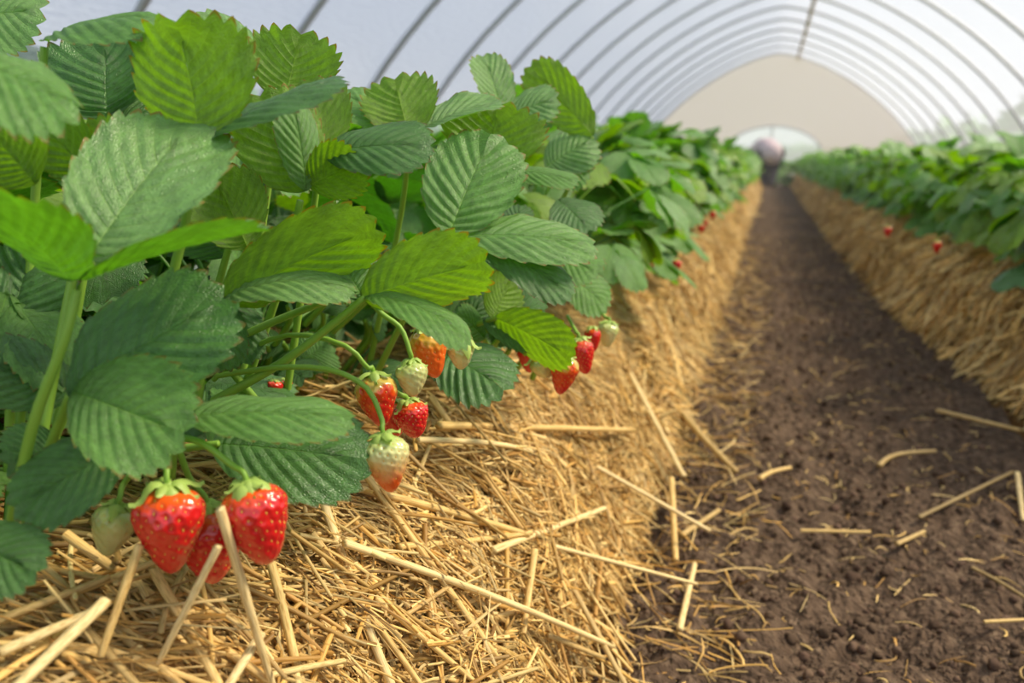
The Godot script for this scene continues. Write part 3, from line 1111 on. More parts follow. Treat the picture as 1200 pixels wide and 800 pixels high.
	hero_leaf(pa, [[-30, 660, 0.40], [-40, 645, 0.39]], [
		[[-48, 628, 0.385], [44, 672, 0.38], 0.030, v.call(-0.1, 0.6, 0.8), 0.3, 0.2, 2],
	])
	hero_leaf(pa, [[60, 560, 0.46], [150, 520, 0.44], [212, 490, 0.425]], [
		[[212, 490, 0.425], [410, 492, 0.435], 0.036, v.call(0.05, 0.86, 0.5), 0.45, 0.5, 0],
	])
	hero_leaf(pa, [[90, 580, 0.48], [170, 535, 0.475], [256, 520, 0.465]], [
		[[250, 520, 0.468], [428, 540, 0.475], 0.052, v.call(0.05, 0.52, 0.85), 0.35, 0.15, 2, 0.0016],
	])
	hero_leaf(pa, [[60, 560, 0.5], [55, 540, 0.47], [70, 530, 0.44]], [
		[[70, 520, 0.44], [10, 545, 0.43], 0.036, v.call(0.0, 0.4, 0.9), 0.3, 0.2, 2],
	])
	# --- plant B
	hero_leaf(pb, [[200, 560, 0.52], [215, 440, 0.51], [262, 352, 0.50]], [
		[[262, 352, 0.50], [440, 268, 0.495], 0.046, v.call(-0.1, 0.55, -0.82), 0.35, -0.3, 1],
		[[264, 352, 0.50], [412, 345, 0.50], 0.036, v.call(0.15, 0.85, 0.5), 1.2, 0.4, 3],
		[[262, 350, 0.50], [250, 430, 0.50], 0.034, v.call(-0.1, 0.45, 0.88), 0.4, 0.3, 2],
	])
	hero_leaf(pb, [[250, 470, 0.53], [330, 425, 0.515], [392, 378, 0.505], [428, 348, 0.50]], [
		[[425, 350, 0.50], [568, 308, 0.49], 0.046, v.call(-0.1, 0.55, -0.82), 0.3, -0.35, 1],
		[[430, 349, 0.498], [548, 404, 0.485], 0.030, v.call(0.3, 0.80, 0.5), 1.1, 0.5, 0],
		[[424, 346, 0.503], [395, 300, 0.53], 0.036, v.call(-0.2, 0.7, 0.6), 0.5, 0.3, 3],
	])
	hero_leaf(pb, [[270, 500, 0.58], [330, 330, 0.54], [352, 235, 0.52]], [
		[[356, 222, 0.52], [305, 112, 0.52], 0.050, v.call(-0.35, 0.45, -0.8), 0.4, -0.4, 1],
		[[358, 222, 0.52], [342, 118, 0.51], 0.026, v.call(0.5, 0.4, 0.75), 0.4, 0.5, 3],
		[[362, 218, 0.52], [420, 190, 0.515], 0.034, v.call(0.1, 0.6, -0.75), 0.4, 0.2, 1],
	])
	hero_leaf(pb, [[330, 500, 0.60], [360, 300, 0.57], [376, 182, 0.55]], [
		[[376, 182, 0.55], [364, 96, 0.56], 0.042, v.call(0.0, 0.4, -0.9), 0.3, 0.2, 1],
		[[382, 181, 0.52], [504, 172, 0.515], 0.040, v.call(0.0, 0.58, 0.8), 0.5, 0.3, 2],
	])
	hero_leaf(pb, [[280, 480, 0.62], [310, 250, 0.60], [332, 118, 0.58]], [
		[[332, 118, 0.58], [352, 40, 0.58], 0.056, v.call(0.1, 0.5, -0.85), 0.3, 0.2, 1],
		[[300, 80, 0.58], [240, 16, 0.58], 0.036, v.call(0.2, 0.75, 0.6), 0.4, 0.3, 3],
	])
	hero_leaf(pb, [[230, 480, 0.54], [250, 360, 0.53], [268, 290, 0.515]], [
		[[290, 290, 0.51], [250, 205, 0.515], 0.042, v.call(-0.3, 0.5, -0.8), 0.5, 0.3, 1],
		[[305, 255, 0.535], [245, 200, 0.54], 0.030, v.call(0.0, 0.5, 0.85), 0.4, 0.3, 2],
		[[265, 300, 0.52], [215, 255, 0.53], 0.034, v.call(0.0, 0.6, 0.8), 0.4, 0.3, 2],
	])
	hero_leaf(pb, [[300, 470, 0.57], [250, 400, 0.55], [262, 355, 0.545]], [
		[[262, 345, 0.545], [285, 425, 0.54], 0.034, v.call(0.1, 0.35, 0.93), 0.4, 0.3, 2],
	])
	# --- plant C
	hero_leaf(pc, [[440, 440, 0.74], [490, 340, 0.68], [524, 280, 0.63]], [
		[[526, 276, 0.625], [574, 164, 0.66], 0.066, v.call(0.0, 0.42, 0.9), 0.35, 0.2, 0, 0.0022],
		[[536, 277, 0.625], [694, 288, 0.645], 0.048, v.call(0.05, 0.68, 0.72), 0.4, 0.3, 0, 0.0014],
		[[560, 280, 0.63], [668, 346, 0.63], 0.034, v.call(-0.25, 0.66, 0.7), 0.5, 0.4, 2],
	])
	hero_leaf(pc, [[430, 440, 0.80], [470, 250, 0.72], [478, 155, 0.66]], [
		[[478, 156, 0.65], [462, 92, 0.66], 0.052, v.call(-0.1, 0.45, -0.88), 0.3, 0.2, 1],
		[[490, 152, 0.67], [584, 122, 0.68], 0.042, v.call(-0.1, 0.80, 0.58), 0.4, -0.3, 3],
		[[470, 156, 0.66], [400, 110, 0.68], 0.042, v.call(0.1, 0.7, 0.65), 0.4, 0.3, 0],
	])
	hero_leaf(pc, [[470, 440, 0.82], [560, 280, 0.74], [574, 195, 0.70]], [
		[[574, 196, 0.70], [582, 126, 0.70], 0.074, v.call(0.0, 0.5, -0.86), 0.3, 0.2, 1],
		[[590, 200, 0.71], [676, 214, 0.70], 0.030, v.call(0.0, 0.78, 0.6), 0.4, 0.4, 0],
	])
	hero_leaf(pc, [[500, 420, 0.90], [580, 240, 0.82], [590, 140, 0.78]], [
		[[590, 138, 0.78], [566, 66, 0.79], 0.036, v.call(0.2, 0.5, 0.84), 0.4, -0.3, 3],
		[[590, 138, 0.78], [652, 118, 0.77], 0.044, v.call(0.0, 0.55, 0.82), 0.4, 0.2, 3],
	])
	hero_leaf(pc, [[560, 400, 0.98], [650, 250, 0.90], [694, 160, 0.86]], [
		[[694, 158, 0.86], [622, 78, 0.85], 0.044, v.call(-0.2, 0.5, -0.84), 0.4, 0.2, 1],
		[[640, 196, 0.86], [694, 165, 0.86], 0.05, v.call(0.0, 0.5, 0.86), 0.4, 0.3, 3],
		[[650, 200, 0.86], [690, 205, 0.85], 0.04, v.call(0.1, 0.5, 0.86), 0.4, 0.3, 0],
	])
	hero_leaf(pc, [[480, 440, 0.78], [540, 390, 0.74], [582, 372, 0.715]], [
		[[580, 373, 0.715], [668, 420, 0.70], 0.044, v.call(0.25, 0.5, -0.8), 0.4, -0.3, 1],
		[[578, 372, 0.715], [600, 330, 0.73], 0.04, v.call(-0.3, 0.5, -0.8), 0.3, 0.2, 1],
		[[566, 376, 0.72], [625, 400, 0.73], 0.03, v.call(0.0, 0.6, 0.8), 0.3, 0.2, 2],
	])
	hero_leaf(pc, [[470, 440, 0.72], [500, 425, 0.66], [520, 420, 0.63]], [
		[[512, 412, 0.63], [590, 458, 0.60], 0.050, v.call(0.0, 0.72, 0.68), 0.5, 0.3, 2, 0.002],
	])
	hero_leaf(pc, [[560, 400, 0.95], [640, 300, 0.85], [655, 240, 0.80]], [
		[[655, 235, 0.80], [690, 270, 0.78], 0.045, v.call(0.1, 0.5, 0.86), 0.4, 0.3, 2],
		[[640, 300, 0.80], [700, 320, 0.78], 0.045, v.call(0.1, 0.6, 0.75), 0.5, 0.3, 0],
		[[660, 320, 0.85], [710, 360, 0.85], 0.045, v.call(0.1, 0.6, 0.75), 0.5, 0.3, 0],
	])
	# more leaves inside the near plants
	var r := RandomNumberGenerator.new()
	r.seed = 12
	for pk in [[pa, 16], [pb, 30], [pc, 30]]:
		for k in pk[1]:
			var l := MeshInstance3D.new()
			l.name = "leaf"
			l.mesh = leaf_kinds[[6, 7, 9, 4, 7, 9, 3][r.randi() % 7]]
			l.material_override = leaf_mats[[0, 2, 2, 0][r.randi() % 4]]
			var az := r.randf_range(PI * 0.35, PI * 1.5) if pk[0] != pc else r.randf_range(0.0, TAU)
			l.transform = Transform3D(Basis(Vector3.UP, az).scaled(Vector3.ONE * r.randf_range(0.7, 0.9)), Vector3(-0.06, 0, -0.05))
			pk[0].add_child(l, true)
	for k in 46:
		var host: Node3D = [pa, pb, pc][k % 3]
		var l := MeshInstance3D.new()
		l.name = "leaf"
		l.mesh = leaf_kinds[[9, 10, 9, 7][k % 4]]
		l.material_override = leaf_mats[2 if k % 3 else 0]
		l.transform = Transform3D(Basis(Vector3.UP, r.randf() * TAU).scaled(Vector3.ONE * r.randf_range(0.55, 0.85)), Vector3(r.randf_range(-0.14, -0.01), -0.01, r.randf_range(-0.16, 0.12)))
		host.add_child(l, true)
	hero_leaf(pb, [[200, 440, 0.56], [300, 386, 0.54], [400, 346, 0.53]], [
		[[400, 346, 0.53], [470, 330, 0.55], 0.036, v.call(0.0, 0.7, 0.7), 0.4, 0.3, 2],
	])
	for k in 44:
		var px := r.randf_range(235, 640)
		var py := r.randf_range(325, 455) - (px - 235) * 0.12
		var d := r.randf_range(0.62, 0.76) + (px - 235) * 0.0003
		var p := at(px, py, d)
		if p.y < bed_y(p.x, p.z) + 0.01: continue
		var dx := r.randf_range(-60, 60)
		var dy := r.randf_range(-45, 40)
		hero_leaf(pb if px < 440 else pc, [[px - dx * 0.5 - 30, py + 60, d + 0.05], [px - dx * 0.2, py + 20, d + 0.02], [px, py, d]], [
			[[px, py, d], [px + dx, py + dy, d + r.randf_range(-0.02, 0.02)], r.randf_range(0.026, 0.042), v.call(r.randf_range(-0.3, 0.3), 0.6, 0.75), 0.4, 0.3, [2, 0, 2][k % 3]],
		])
	# plants standing behind them
	for q in [[-0.5, -0.42], [-0.52, -0.68], [-0.5, -0.92], [-0.44, -1.08]]:
		var o := Node3D.new()
		o.name = numbered("strawberry_plant")
		add_child(o)
		for k in 18:
			var l := MeshInstance3D.new()
			l.name = "leaf"
			l.mesh = leaf_kinds[[0, 1, 2, 6, 7, 8, 9, 3][r.randi() % 8]]
			l.material_override = leaf_mats[[0, 2, 1, 0][r.randi() % 4]]
			l.transform = Transform3D(Basis(Vector3.UP, k * 2.399).scaled(Vector3.ONE * r.randf_range(0.75, 0.95)), Vector3.ZERO)
			o.add_child(l, true)
		o.position = Vector3(q[0], bed_y(q[0], q[1]), q[1])
		o.scale = Vector3.ONE * 0.9
		tag(o, "strawberry plant standing directly behind the big leafed near plants", "plant", "plants behind the near ones")


# ---------------------------------------------------------------- berries
func berry_shape(round_: float, stops: Array, blotch: float, seeds: int, seed_: int, nu := 56, nv := 40) -> Array:
	# unit high: tip at y = -1, shoulder at y = 0; half width about 0.42
	var pts := []
	var prof := func(t: float) -> float:          # t from tip 0 to shoulder 1
		var cone := pow(clampf(t, 0, 1), lerpf(0.60, 0.46, round_))
		var close := sqrt(maxf(0.0, 1.0 - pow(maxf(0.0, (t - 0.58) / 0.42), 2.3)))
		return 0.44 * lerpf(1.27, 1.21, round_) * cone * close
	for k in seeds:
		var t := 0.06 + 0.86 * (k + 0.5) / seeds
		t = pow(t, 0.72)
		if t > 0.95: continue
		var a := k * 2.39996
		pts.append(Vector3(cos(a) * prof.call(t), t - 1.0, sin(a) * prof.call(t)))
	var nz := FastNoiseLite.new()
	nz.seed = seed_
	nz.frequency = 2.2
	var col := func(p: Vector3) -> Color:
		var t := p.y + 1.0 + nz.get_noise_3dv(p) * blotch
		if t <= stops[0][0]: return stops[0][1]
		for k in stops.size() - 1:
			if t <= stops[k + 1][0]:
				return stops[k][1].lerp(stops[k + 1][1], (t - stops[k][0]) / (stops[k + 1][0] - stops[k][0]))
		return stops[-1][1]
	var b := Buf.new()
	for i in nv:
		var t := float(i) / (nv - 1)
		t = 0.5 - 0.5 * cos(PI * t)
		for j in nu:
			var a := TAU * j / nu
			var r: float = prof.call(t) * (1.0 + nz.get_noise_3d(cos(a), t * 1.5, sin(a)) * 0.09)
			var p := Vector3(cos(a) * r, t - 1.0, sin(a) * r)
			var dip := 0.0
			for s in pts:
				var d2: float = p.distance_squared_to(s)
				if d2 < 0.012: dip = maxf(dip, exp(-d2 / 0.0022))
			var out := Vector3(p.x, 0.15, p.z).normalized()
			b.add(p - out * dip * 0.03, Vector2.ZERO, col.call(p))
	# rows run upwards: outside faces
	b.grid(nv, nu, true)
	var sb := Buf.new()
	for s in pts:
		var out := Vector3(s.x, 0.1 - 0.5 * maxf(0.0, -0.6 - s.y), s.z).normalized()
		var up := (Vector3.UP - out * out.y).normalized()
		var sd := up.cross(out)
		var c: Vector3 = s - out * 0.024
		var base_ := sb.v.size()
		var tone: Color = Color(1, 1, 1) if s.y + 1.0 < 0.9 else Color(0.9, 1, 0.7)
		sb.add(c + out * 0.014, Vector2.ZERO, tone)
		for q in [up * 0.022, sd * 0.012, -up * 0.022, -sd * 0.012]:
			sb.add(c + q, Vector2.ZERO, tone)
		for q in 4:
			sb.tri(base_, base_ + 1 + q, base_ + 1 + (q + 1) % 4)
	return [b.mesh(), sb.mesh()]

func sepal_mesh(kind: int) -> ArrayMesh:
	var ys: Array = [[0.0, 0.05, 0.03, -0.05, -0.17, -0.30, -0.40], [0.0, 0.07, 0.08, 0.05, -0.02, -0.05, -0.02], [0.0, 0.08, 0.10, 0.02, -0.12, -0.20, -0.18]][kind]
	var zs: Array = [[0.0, 0.12, 0.24, 0.34, 0.41, 0.45, 0.46], [0.0, 0.12, 0.24, 0.36, 0.47, 0.57, 0.66], [0.0, 0.12, 0.24, 0.34, 0.42, 0.52, 0.62]][kind]
	var ws := [0.05, 0.11, 0.145, 0.14, 0.11, 0.06, 0.004]
	var b := Buf.new()
	for i in 7:
		for j in 5:
			var q := (j - 2) / 2.0
			b.add(Vector3(q * ws[i], ys[i] - 0.05 * q * q + 0.012 * cos(q * 9.0), zs[i]))
	b.grid(7, 5)
	return b.mesh()

var berry_kinds := {}
var sepals := []

func berry(called: String, kind: String, px: float, py: float, d: float, wide_px: float, tall_px: float, tilt: Vector3, stalk: Array, label: String, group := "", calyx := 1.0) -> Node3D:
	# px, py: centre of the fruit in the frame; tilt: direction from tip to calyx in the camera's axes
	var h := tall_px / F * d
	var w := wide_px / F * d
	var up := (cam_basis * tilt).normalized()
	var c := at(px, py, d)
	var o := base(called, c + up * h * 0.5)
	var bs := frame(up, cam_basis * Vector3(0, 0, 1))
	bs = bs * Basis(Vector3.UP, px * 0.7)
	o.basis = bs
	var k: Array = berry_kinds[kind]
	var f := obj("flesh", k[0], M.berry, o)
	f.scale = Vector3(w / 0.88, h, w / 0.88)
	if k[1]:
		var s := obj("seeds", k[1], M.berry_seed, f)
		s.set_meta("kind", "stuff")
	var cb := Buf.new()
	for i in 4:
		for j in 8:
			cb.add(Vector3(cos(TAU * j / 8) * [0.0, 0.5, 0.9, 0.6][i], [0.55, 0.4, 0.0, -0.4][i], sin(TAU * j / 8) * [0.0, 0.5, 0.9, 0.6][i]))
	cb.grid(4, 8, true)
	var cal := obj("calyx", cb.mesh(), M.calyx, o)
	cal.position = Vector3(0, h * 0.025, 0)
	cal.scale = Vector3.ONE * w * 0.14
	for q in 10:
		var s := obj("sepal", sepals[q % 3], M.calyx, cal)
		var kk := calyx * 0.85 * (0.95 + 0.25 * sin(q * 2.3 + px))
		s.transform = Transform3D(Basis(Vector3.UP, TAU * q / 10.0 + 0.2 * sin(q * 5.0)).scaled(Vector3.ONE * kk * 6.0), Vector3(0, 0.05 * (q % 2), 0))
	if stalk.size():
		var pts := [Vector3(0, -h * 0.02, 0), Vector3(0, h * 0.16, 0)]
		for s in stalk:
			pts.append(o.transform.affine_inverse() * at(s[0], s[1], s[2]))
		pts = curve(pts, 16)
		var rr := []
		for q in pts.size(): rr.append(lerpf(0.0012, 0.0017, float(q) / (pts.size() - 1)))
		var tb := Buf.new()
		tb.tube(pts, rr, 7)
		obj("stalk", tb.mesh(), M.stalk_green, o)
	tag(o, label, "strawberry", group)
	return o

func make_berries() -> void:
	var red := Color(0.62, 0.012, 0.012)
	var orange := Color(0.80, 0.11, 0.012)
	var cream := Color(0.70, 0.66, 0.30)
	var green := Color(0.42, 0.52, 0.14)
	berry_kinds = {
		"ripe": berry_shape(0.3, [[0.0, red], [0.8, red], [0.97, orange]], 0.1, 120, 1, 88, 60),
		"plump": berry_shape(0.8, [[0.0, red], [0.78, red], [0.98, orange]], 0.1, 120, 2, 88, 60),
		"turning": berry_shape(0.45, [[0.0, orange], [0.22, orange * 0.9], [0.5, Color(0.72, 0.42, 0.16)], [0.72, cream], [1.0, green]], 0.12, 110, 3, 80, 56),
		"mottled": berry_shape(0.5, [[0.0, red], [0.55, Color(0.68, 0.05, 0.01)], [0.78, orange], [0.95, Color(0.62, 0.45, 0.10)]], 0.75, 110, 4, 72, 50),
		"amber": berry_shape(0.5, [[0.0, orange], [0.5, Color(0.80, 0.14, 0.012)], [0.95, Color(0.74, 0.40, 0.05)]], 0.6, 110, 5, 72, 50),
		"unripe": berry_shape(0.9, [[0.0, Color(0.55, 0.50, 0.20)], [0.5, cream * 0.95], [1.0, green]], 0.3, 80, 6, 56, 40),
		"small": berry_shape(0.5, [[0.0, red], [0.8, red], [0.98, orange]], 0.1, 70, 7, 40, 28),
	}
	sepals = [sepal_mesh(0), sepal_mesh(2), sepal_mesh(1)]
	var up := func(x: float, z := 0.15) -> Vector3: return Vector3(x, 1, z).normalized()
	# first pair
	berry("strawberry", "ripe", 199, 622, 0.415, 84, 104, up.call(0.0), [[197, 530, 0.42], [205, 512, 0.43]], "ripe red cone shaped strawberry hanging under two serrated leaves", "ripe berries of the first plant")
	berry("strawberry", "plump", 302, 615, 0.42, 80, 98, up.call(-0.22), [[272, 545, 0.42], [235, 518, 0.42], [205, 512, 0.43]], "plump round red strawberry leaning beside the cone shaped one", "ripe berries of the first plant")
	berry("strawberry", "ripe", 246, 640, 0.445, 84, 92, up.call(-0.05), [[222, 560, 0.44], [205, 512, 0.43]], "red strawberry half hidden behind a straw stalk and two ripe berries", "ripe berries of the first plant")
	berry("strawberry", "unripe", 131, 622, 0.435, 50, 62, up.call(0.3), [[150, 560, 0.44], [205, 512, 0.43]], "small unripe greenish white strawberry tucked under a dark leaf", "")
	# second cluster
	berry("strawberry", "turning", 454, 544, 0.485, 55, 68, up.call(-0.12), [[447, 490, 0.485], [430, 455, 0.49], [390, 434, 0.495], [330, 430, 0.51], [255, 440, 0.53]], "half ripe strawberry, cream above and orange at its tip, over bare straw", "")
	berry("strawberry", "mottled", 443, 470, 0.53, 50, 62, up.call(-0.15), [[430, 430, 0.525], [405, 405, 0.52], [345, 392, 0.53], [290, 410, 0.55], [250, 445, 0.56]], "mottled red strawberry with pale green blotches under a curved stalk", "")
	berry("strawberry", "plump", 483, 492, 0.55, 44, 44, up.call(-0.25), [[465, 460, 0.545], [440, 440, 0.55]], "small glossy red strawberry resting on straw below a green one", "")
	berry("strawberry", "small", 462, 492, 0.57, 40, 44, up.call(0.0), [], "red strawberry almost hidden behind the glossy small one", "")
	berry("strawberry", "unripe", 483, 444, 0.535, 38, 42, up.call(-0.05), [[481, 415, 0.53], [470, 385, 0.53], [448, 368, 0.53], [432, 352, 0.53]], "unripe pinkish green strawberry hanging right above the small red one", "")
	berry("strawberry", "amber", 504, 414, 0.56, 46, 60, up.call(-0.25), [[488, 380, 0.555], [468, 360, 0.55], [440, 350, 0.55]], "bright orange strawberry under an arching leaflet", "")
	berry("strawberry", "unripe", 540, 416, 0.57, 32, 36, up.call(0.0, 0.4), [[545, 395, 0.56], [530, 370, 0.58]], "tiny green strawberry with spread sepals beside the orange one", "", 1.5)
	# third cluster
	berry("strawberry", "mottled", 660, 440, 0.74, 34, 46, up.call(0.2), [[655, 405, 0.75], [645, 380, 0.78]], "orange red strawberry at the front of the cluster on the straw edge", "")
	berry("strawberry", "unripe", 637, 430, 0.75, 30, 28, up.call(-0.5), [[625, 415, 0.76], [615, 390, 0.78]], "pale green strawberry nestled against the orange red front one", "", 1.2)
	berry("strawberry", "small", 619, 420, 0.80, 26, 34, up.call(-0.1), [], "red strawberry in shade below a drooping bright leaflet", "")
	berry("strawberry", "plump", 683, 418, 0.82, 30, 42, up.call(-0.2), [[676, 390, 0.83], [665, 370, 0.85]], "red strawberry behind the orange red one, below a grey green leaf", "")
	berry("strawberry", "small", 695, 398, 0.88, 20, 28, up.call(-0.1), [], "small red strawberry beside the round green one on straw", "")
	berry("strawberry", "unripe", 712, 392, 0.90, 25, 29, up.call(0.1), [[708, 370, 0.91], [700, 350, 0.95]], "round pale green strawberry lying out on the sunlit straw", "")
	# glimpses
	for g in [[300, 452, 0.60, 18], [322, 456, 0.59, 20], [334, 454, 0.60, 18], [268, 448, 0.6, 18]]:
		berry("strawberry", "small", g[0], g[1], g[2], g[3], g[3] * 1.1, up.call(0.1), [], "red strawberry glimpsed in shade behind stalks and leaves", "berries glimpsed behind the stalks")
	for g in [[793, 312, 1.55, 11], [748, 322, 1.35, 12], [766, 306, 1.5, 11]]:
		berry("strawberry", "small", g[0], g[1], g[2], g[3], g[3] * 1.4, up.call(0.0), [], "red strawberry hanging at the leaf edge farther along the sunlit straw", "berries farther along the row")
	for g in [[822, 268, 2.3, 8], [835, 252, 2.8, 8], [826, 262, 2.5, 7]]:
		berry("strawberry", "small", g[0], g[1], g[2], g[3], g[3] * 1.3, up.call(0.0), [], "red strawberry hanging at the leaf edge farther along the sunlit straw", "berries farther along the row")
	for g in [[1098, 290, 2.05, 10], [1040, 272, 2.6, 9]]:
		berry("strawberry", "small", g[0], g[1], g[2], g[3], g[3] * 1.4, up.call(0.0), [], "red strawberry under the leaves of the opposite bed", "berries of the opposite bed")


# ---------------------------------------------------------------- single stalks of straw
func stalk(a: Vector3, b: Vector3, r: float, tone: Color, label: String, group: String, bow := 0.0) -> void:
	var d := b - a
	var side := d.cross(Vector3.UP).normalized()
	var upv := side.cross(d).normalized()
	var pts := []
	var rr := []
	for k in 9:
		var t := k / 8.0
		pts.append(d * (t - 0.5) + (upv * (0.6 if a.x < -0.12 else 0.0) + side) * bow * d.length() * sin(PI * t))
		rr.append(r * (1.0 + 0.16 * exp(-pow((t - 0.42) * 22.0, 2)) - 0.15 * t))
	var bf := Buf.new()
	bf.tube(pts, rr, 7, tone, 0.8)
	for k in bf.v.size():
		bf.uv[k] = Vector2(float(k / 7) / 9.0 * 1.4 + a.x * 9.0, (k % 7) * 0.06 + a.z * 7.0)
	var o := obj("straw_stalk", bf.mesh(), M.straw)
	o.position = (a + b) * 0.5
	tag(o, label, "straw", group)

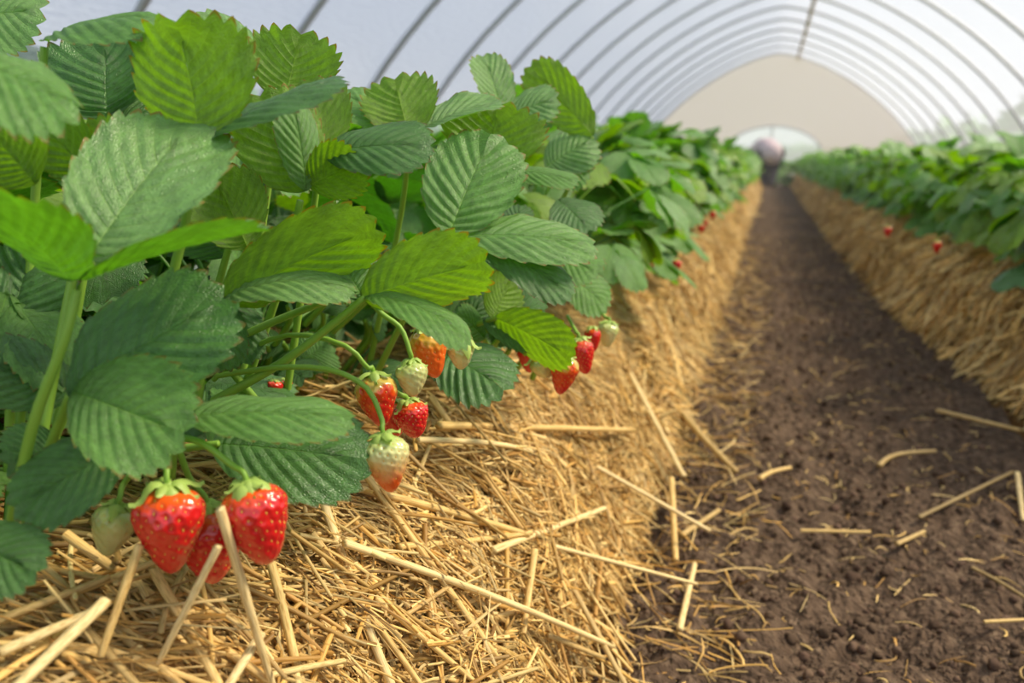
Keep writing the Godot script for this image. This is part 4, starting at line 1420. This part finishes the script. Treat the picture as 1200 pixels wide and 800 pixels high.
func make_stalks() -> void:
	var pale := Color(0.92, 0.72, 0.38)
	var gold := Color(0.84, 0.59, 0.24)
	var tan := Color(0.62, 0.44, 0.19)
	# [x0, y0, lift0, x1, y1, lift1, width in pixels, tone, bow, label]
	var hand := [
		[515, 521, 0.006, 743, 518, 0.03, 9, gold, 0.0, "thick straight straw stalk sticking out level from the bed over the flank"],
		[505, 466, 0.012, 612, 622, 0.008, 9, gold, 0.01, "straw stalk slanting down from the small red strawberry"],
		[490, 537, 0.006, 636, 550, 0.006, 8, pale, 0.04, "gently arched straw stalk under the level thick one"],
		[258, 596, -0.398, 322, 812, 0.008, 12, pale, 0.0, "upright straw stalk propped against the plump red strawberry"],
		[318, 660, 0.014, 356, 812, 0.008, 11, gold, 0.0, "straw stalk pointing steeply down below the plump red strawberry"],
		[164, 638, -0.405, 118, 768, 0.006, 12, gold, 0.0, "straw stalk leaning beside the cone shaped strawberry"],
		[78, 638, 0.008, 318, 812, 0.012, 13, gold, 0.01, "long straw stalk running under the unripe strawberry, crossing two others"],
		[38, 654, 0.006, 222, 812, 0.012, 12, tan, 0.0, "greenish tan straw stalk parallel to the long one under the berries"],
		[-6, 728, 0.006, 128, 676, 0.008, 11, tan, 0.0, "dull straw stalk lying by the small leaf at the bed edge"],
		[124, 704, 0.028, 18, 806, 0.02, 16, pale, 0.0, "thick pale cut straw stalk tilted up from the mulch"],
		[180, 668, 0.008, 262, 812, 0.012, 13, gold, 0.0, "straw stalk starting under the tip of the cone shaped strawberry"],
		[256, 640, -0.402, 186, 776, 0.006, 11, pale, 0.0, "pale straw stalk crossing behind the propped upright one"],
		[414, 550, 0.012, 602, 812, 0.012, 10, gold, 0.02, "long slanting straw stalk starting by the half ripe strawberry"],
		[380, 592, 0.012, 462, 812, 0.014, 11, pale, 0.02, "straw stalk falling steeply from the dark crinkled leaf"],
		[404, 636, 0.012, 716, 757, 0.022, 10, pale, 0.015, "long pale straw stalk reaching out over the path edge"],
		[396, 566, 0.006, 618, 626, 0.008, 11, gold, 0.01, "broad golden straw stalk lying across the shoulder of the bed"],
		[468, 640, 0.006, 622, 624, 0.008, 9, gold, -0.02, "flat straw stalk ending in a frayed tip"],
		[578, 660, 0.004, 708, 607, 0.03, 9, pale, 0.0, "pale cut straw stalk rising out of the mulch over the flank"],
		[627, 644, 0.016, 613, 742, 0.006, 8, gold, 0.0, "short straw stalk standing upright on the flank"],
		[650, 640, 0.008, 816, 684, 0.03, 6, pale, 0.0, "thin straw stalk jutting out over the soil"],
		[556, 540, 0.012, 612, 620, 0.008, 8, gold, 0.0, "short straw stalk slanting below the level thick one"],
		[484, 757, 0.008, 614, 724, 0.012, 9, gold, -0.03, "bent straw stalk crossing the long pale one"],
		[642, 744, 0.01, 708, 771, 0.02, 8, tan, 0.0, "cut straw stalk with a dark end over the path edge"],
		[698, 546, 0.008, 832, 622, 0.03, 6, pale, 0.0, "thin straight straw stalk slanting out past the flank"],
		[738, 438, 0.01, 801, 558, 0.012, 7, pale, 0.0, "straw stalk slanting down the flank below the round green strawberry"],
		[787, 560, 0.02, 792, 656, 0.012, 7, gold, 0.0, "straw stalk hanging straight down onto the soil"],
		[796, 480, 0.01, 862, 552, 0.006, 8, tan, 0.02, "dull straw stalk lying from the flank onto the soil"],
		[672, 690, 0.012, 738, 812, 0.012, 7, tan, 0.0, "tan straw stalk dropping down the flank to the soil"],
		[306, 742, 0.03, 262, 812, 0.02, 12, pale, 0.0, "short pale straw stalk poking up in front of the others"],
		[366, 624, 0.01, 500, 812, 0.008, 9, gold, 0.01, "straw stalk half buried between two steep ones"],
		[0, 764, 0.01, 110, 716, 0.012, 14, pale, 0.0, "pale broad straw stalk lying low beside the thick cut one"],
		[60, 690, 0.008, 168, 812, 0.006, 10, tan, 0.0, "tan straw stalk below the small serrated leaf"],
		[440, 700, 0.012, 560, 802, 0.010, 9, gold, 0.0, "golden straw stalk under the long pale one"],
		[330, 590, 0.006, 470, 560, 0.006, 8, gold, 0.0, "straw stalk tucked under the dark crinkled leaf"],
		[938, 627, 0.003, 1020, 629, 0.003, 5, gold, 0.0, "short straight straw stalk lying alone on the soil"],
		[1076, 616, 0.003, 1186, 562, 0.004, 5, tan * 0.55, 0.0, "dark brown weathered stalk lying slantwise on the soil"],
		[1030, 552, 0.004, 1096, 535, 0.006, 6, tan, -0.16, "curved straw stalk lying like a bow on the soil"],
		[1138, 676, 0.004, 1206, 716, 0.004, 5, tan * 0.6, -0.04, "thin brown stalk bent on the soil beside the shaded bed"],
		[1152, 741, 0.003, 1208, 738, 0.003, 5, gold, 0.0, "thin pale straw stalk on the dark soil at the shaded side"],
		[890, 568, 0.003, 926, 555, 0.003, 6, gold, -0.08, "short curled straw piece in the middle of the path"],
		[1050, 648, 0.003, 1082, 633, 0.003, 6, tan, 0.0, "stubby straw piece lying on the dark soil"],
		[1098, 488, 0.006, 1194, 512, 0.006, 6, tan, 0.0, "long dull straw stalk at the foot of the shaded bed"],
		[796, 746, 0.006, 814, 668, 0.02, 7, pale, 0.0, "pale straw stalk standing against the flank foot"],
		[798, 636, 0.004, 842, 606, 0.006, 7, tan, 0.0, "short tan straw piece at the foot of the sunlit bed"],
		[1192, 556, 0.01, 1199, 612, 0.006, 6, pale, 0.0, "short pale straw upright at the foot of the shaded bed"],
	]
	for h in hand:
		var more := 0.002 if h[0] >= 790 else 0.02 if h[0] < 330 else 0.014
		var a := on_ground(h[0], h[1], h[2] + more) if h[2] >= 0 else at(h[0], h[1], -h[2])
		var b := on_ground(h[3], h[4], h[5] + more)
		var sunk := 0.0
		for q in 9:
			var p := a.lerp(b, q / 8.0)
			sunk = maxf(sunk, ground_y(p.x, p.z) + 0.008 - p.y)
		if sunk < 0.05:
			a.y += sunk
			b.y += sunk
		var dm := -((cam_basis.inverse() * ((a + b) * 0.5 - EYE)).z)
		stalk(a, b, h[6] * 0.55 / F * dm, h[7], h[9], "long stalks lying loose on straw and soil", h[8])
	for k in 230:
		var z := -0.26 - 0.85 * pow(rng.randf(), 0.9)
		var x := lerpf(-0.36, -0.12, rng.randf())
		var n := ground_normal(x, z)
		var ang := -0.2 + rng.randfn(0, 0.75)
		var dir := Vector3(cos(ang), 0, sin(ang))
		dir = (dir - n * dir.dot(n)).normalized() * rng.randf_range(0.03, 0.075)
		var p := Vector3(x, ground_y(x, z) + rng.randf_range(0.012, 0.02), z)
		stalk(p - dir, p + dir + n * rng.randf_range(-0.004, 0.01), rng.randf_range(0.0012, 0.0022), straw_color(), "loose golden straw stalk among many on the near bed shoulder", "loose stalks on the near shoulder", rng.randf_range(-0.05, 0.05))


# ---------------------------------------------------------------- moist air in the far half of the tunnel
func make_haze() -> void:
	var f := FogVolume.new()
	f.name = "haze"
	f.shape = RenderingServer.FOG_VOLUME_SHAPE_BOX
	f.size = Vector3(2.6, 1.52, 14.0)
	var m := FogMaterial.new()
	m.density = 0.009
	m.albedo = Color(1, 1, 1)
	f.material = m
	add_child(f)
	f.position = Vector3(TC, 0.77, -9.8)
	tag(f, "faint moist haze filling the far part of the tunnel", "haze", "", "stuff")
